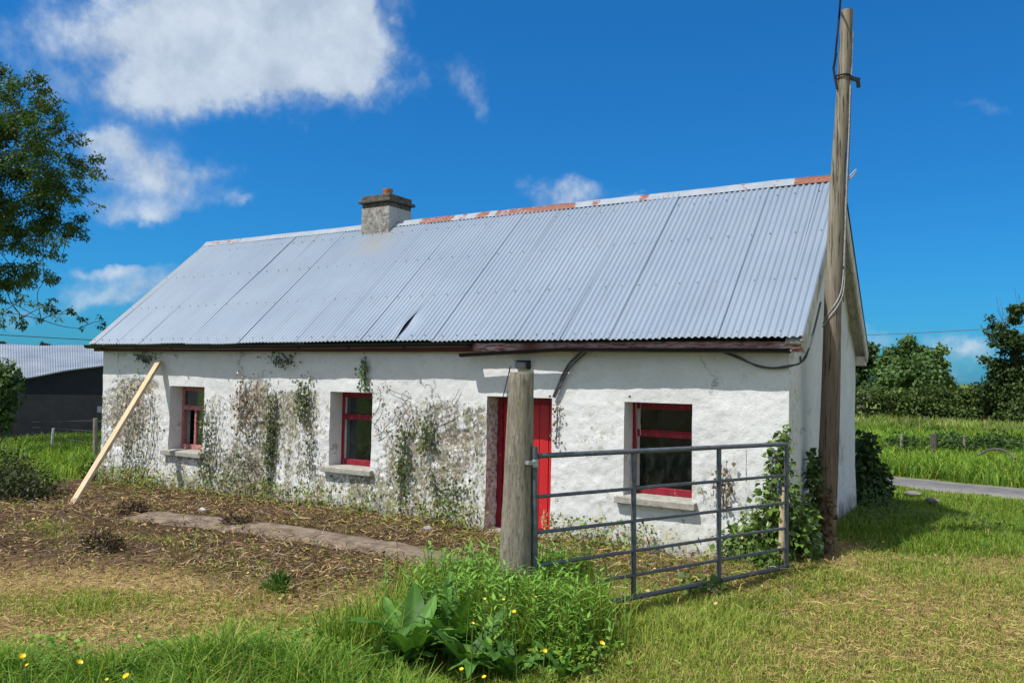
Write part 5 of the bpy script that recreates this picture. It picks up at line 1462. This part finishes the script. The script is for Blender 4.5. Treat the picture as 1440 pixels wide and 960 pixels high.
warp = t.node('ShaderNodeVectorMath', _operation='SUBTRACT', i0=wv, i1=(.085, .085, .06)).outputs[0]
tot = None
CLOUDS = [(330, 5, 175, 62, .88), (400, 55, 115, 66, .82), (478, 112, 72, 48, 1.05), (445, 15, 75, 55, .8), (300, 75, 130, 40, .55), (190, 60, 120, 60, .50), (215, 125, 120, 42, .50), (300, 130, 60, 30, .35), (205, 232, 95, 36, .55), (225, 291, 95, 18, .50), (275, 255, 50, 22, .42), (165, 205, 50, 20, .42), (160, 425, 75, 16, .55), (150, 382, 55, 11, .46), (190, 400, 70, 20, .40),
          (805, 264, 56, 24, .85), (640, 95, 26, 30, .40), (672, 140, 22, 36, .36), (30, 45, 100, 40, .36), (1352, 497, 34, 18, .6), (1352, 152, 36, 18, .34), (1250, 465, 60, 16, .34), (350, 288, 22, 12, .40), (900, 268, 18, 9, .36), (1330, 540, 50, 20, .42), (10, 440, 60, 14, .36)]
for cx_, cy_, rx, ry, wt in CLOUDS:
    d = unit(ray(cx_, cy_)); u_ = unit(RT-d*(RT@d)); v_ = np.cross(u_, d)
    k = np.linalg.norm(ray(cx_, cy_))
    du = t.node('ShaderNodeVectorMath', _operation='DOT_PRODUCT', i0=warp, i1=tuple(u_/(rx/F/k))).outputs['Value']
    dv = t.node('ShaderNodeVectorMath', _operation='DOT_PRODUCT', i0=warp, i1=tuple(v_/(ry/F/k))).outputs['Value']
    df = t.node('ShaderNodeVectorMath', _operation='DOT_PRODUCT', i0=nvec, i1=tuple(d)).outputs['Value']
    r2 = t.math('ADD', t.math('MULTIPLY', du, du), t.math('MULTIPLY', dv, dv))
    m_ = t.math('MULTIPLY', t.math('POWER', 2.718, t.math('MULTIPLY', r2, -.9)), wt)
    m_ = t.math('MULTIPLY', m_, t.math('GREATER_THAN', df, 0.0))
    tot = m_ if tot is None else t.math('ADD', tot, m_)
tot = t.math('MINIMUM', tot, 1.25)
nz4 = t.node('ShaderNodeTexNoise', Vector=nvec, Scale=55.0, Detail=6.0, Roughness=.6).outputs['Fac']
nn = t.math('ADD', t.math('ADD', t.math('MULTIPLY', t.math('SUBTRACT', nz, .5), 2.2), t.math('MULTIPLY', t.math('SUBTRACT', nz2, .5), 1.7)), t.math('MULTIPLY', t.math('SUBTRACT', nz4, .5), 1.1))
cm = t.math('ADD', tot, t.math('MULTIPLY', nn, t.math('MULTIPLY', t.math('MINIMUM', tot, .7), .8)))
mask = t.ramp(cm, .16, 1.0, 0, .92); mask0 = mask
# unseen broken cloud added outside the view to lift and neutralise shade
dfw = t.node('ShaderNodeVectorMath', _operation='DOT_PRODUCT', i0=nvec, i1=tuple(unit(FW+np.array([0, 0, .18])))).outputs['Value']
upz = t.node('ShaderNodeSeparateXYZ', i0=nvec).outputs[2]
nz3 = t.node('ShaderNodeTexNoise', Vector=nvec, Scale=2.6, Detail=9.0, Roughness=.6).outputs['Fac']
fill_cloud = t.math('MULTIPLY', t.ramp(nz3, .40, .56), t.math('MULTIPLY', t.ramp(dfw, .66, .5), t.ramp(upz, -.02, .05)))
nd = mask.node; nd.interpolation_type = 'SMOOTHSTEP'
SKYK = .1
cloudcol = t.mix(t.ramp(nz2, .35, .65), (3.6, 4.3, 5.2), (5.0, 5.7, 6.5))
colr = t.mix(fill_cloud, t.mix(mask, hsvc, cloudcol), (5.9, 6.25, 6.7))
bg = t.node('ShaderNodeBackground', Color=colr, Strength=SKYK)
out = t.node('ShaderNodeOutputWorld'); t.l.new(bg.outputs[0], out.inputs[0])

sl = bpy.data.lights.new('sun', 'SUN'); sl.energy = 4.0; sl.angle = math.radians(.5); sl.color = (1, .965, .91)
so = bpy.data.objects.new('sun', sl); COL.objects.link(so); so.location = (0, -20, 30)
so.rotation_euler = Vector(SUN_TRAVEL).to_track_quat('-Z', 'Y').to_euler()

cam = bpy.data.cameras.new('camera'); cam.sensor_width = 36; cam.lens = F/1440*36; cam.clip_end = 2000; cam.clip_start = .05
co = bpy.data.objects.new('camera', cam); COL.objects.link(co)
co.matrix_world = Matrix(((RT[0], UP[0], -FW[0], C[0]), (RT[1], UP[1], -FW[1], C[1]), (RT[2], UP[2], -FW[2], C[2]), (0, 0, 0, 1)))
scene.camera = co
vs_ = scene.view_settings; vs_.view_transform = 'Standard'; vs_.look = 'None'; vs_.exposure = .4; vs_.gamma = 1; vs_.use_curve_mapping = False
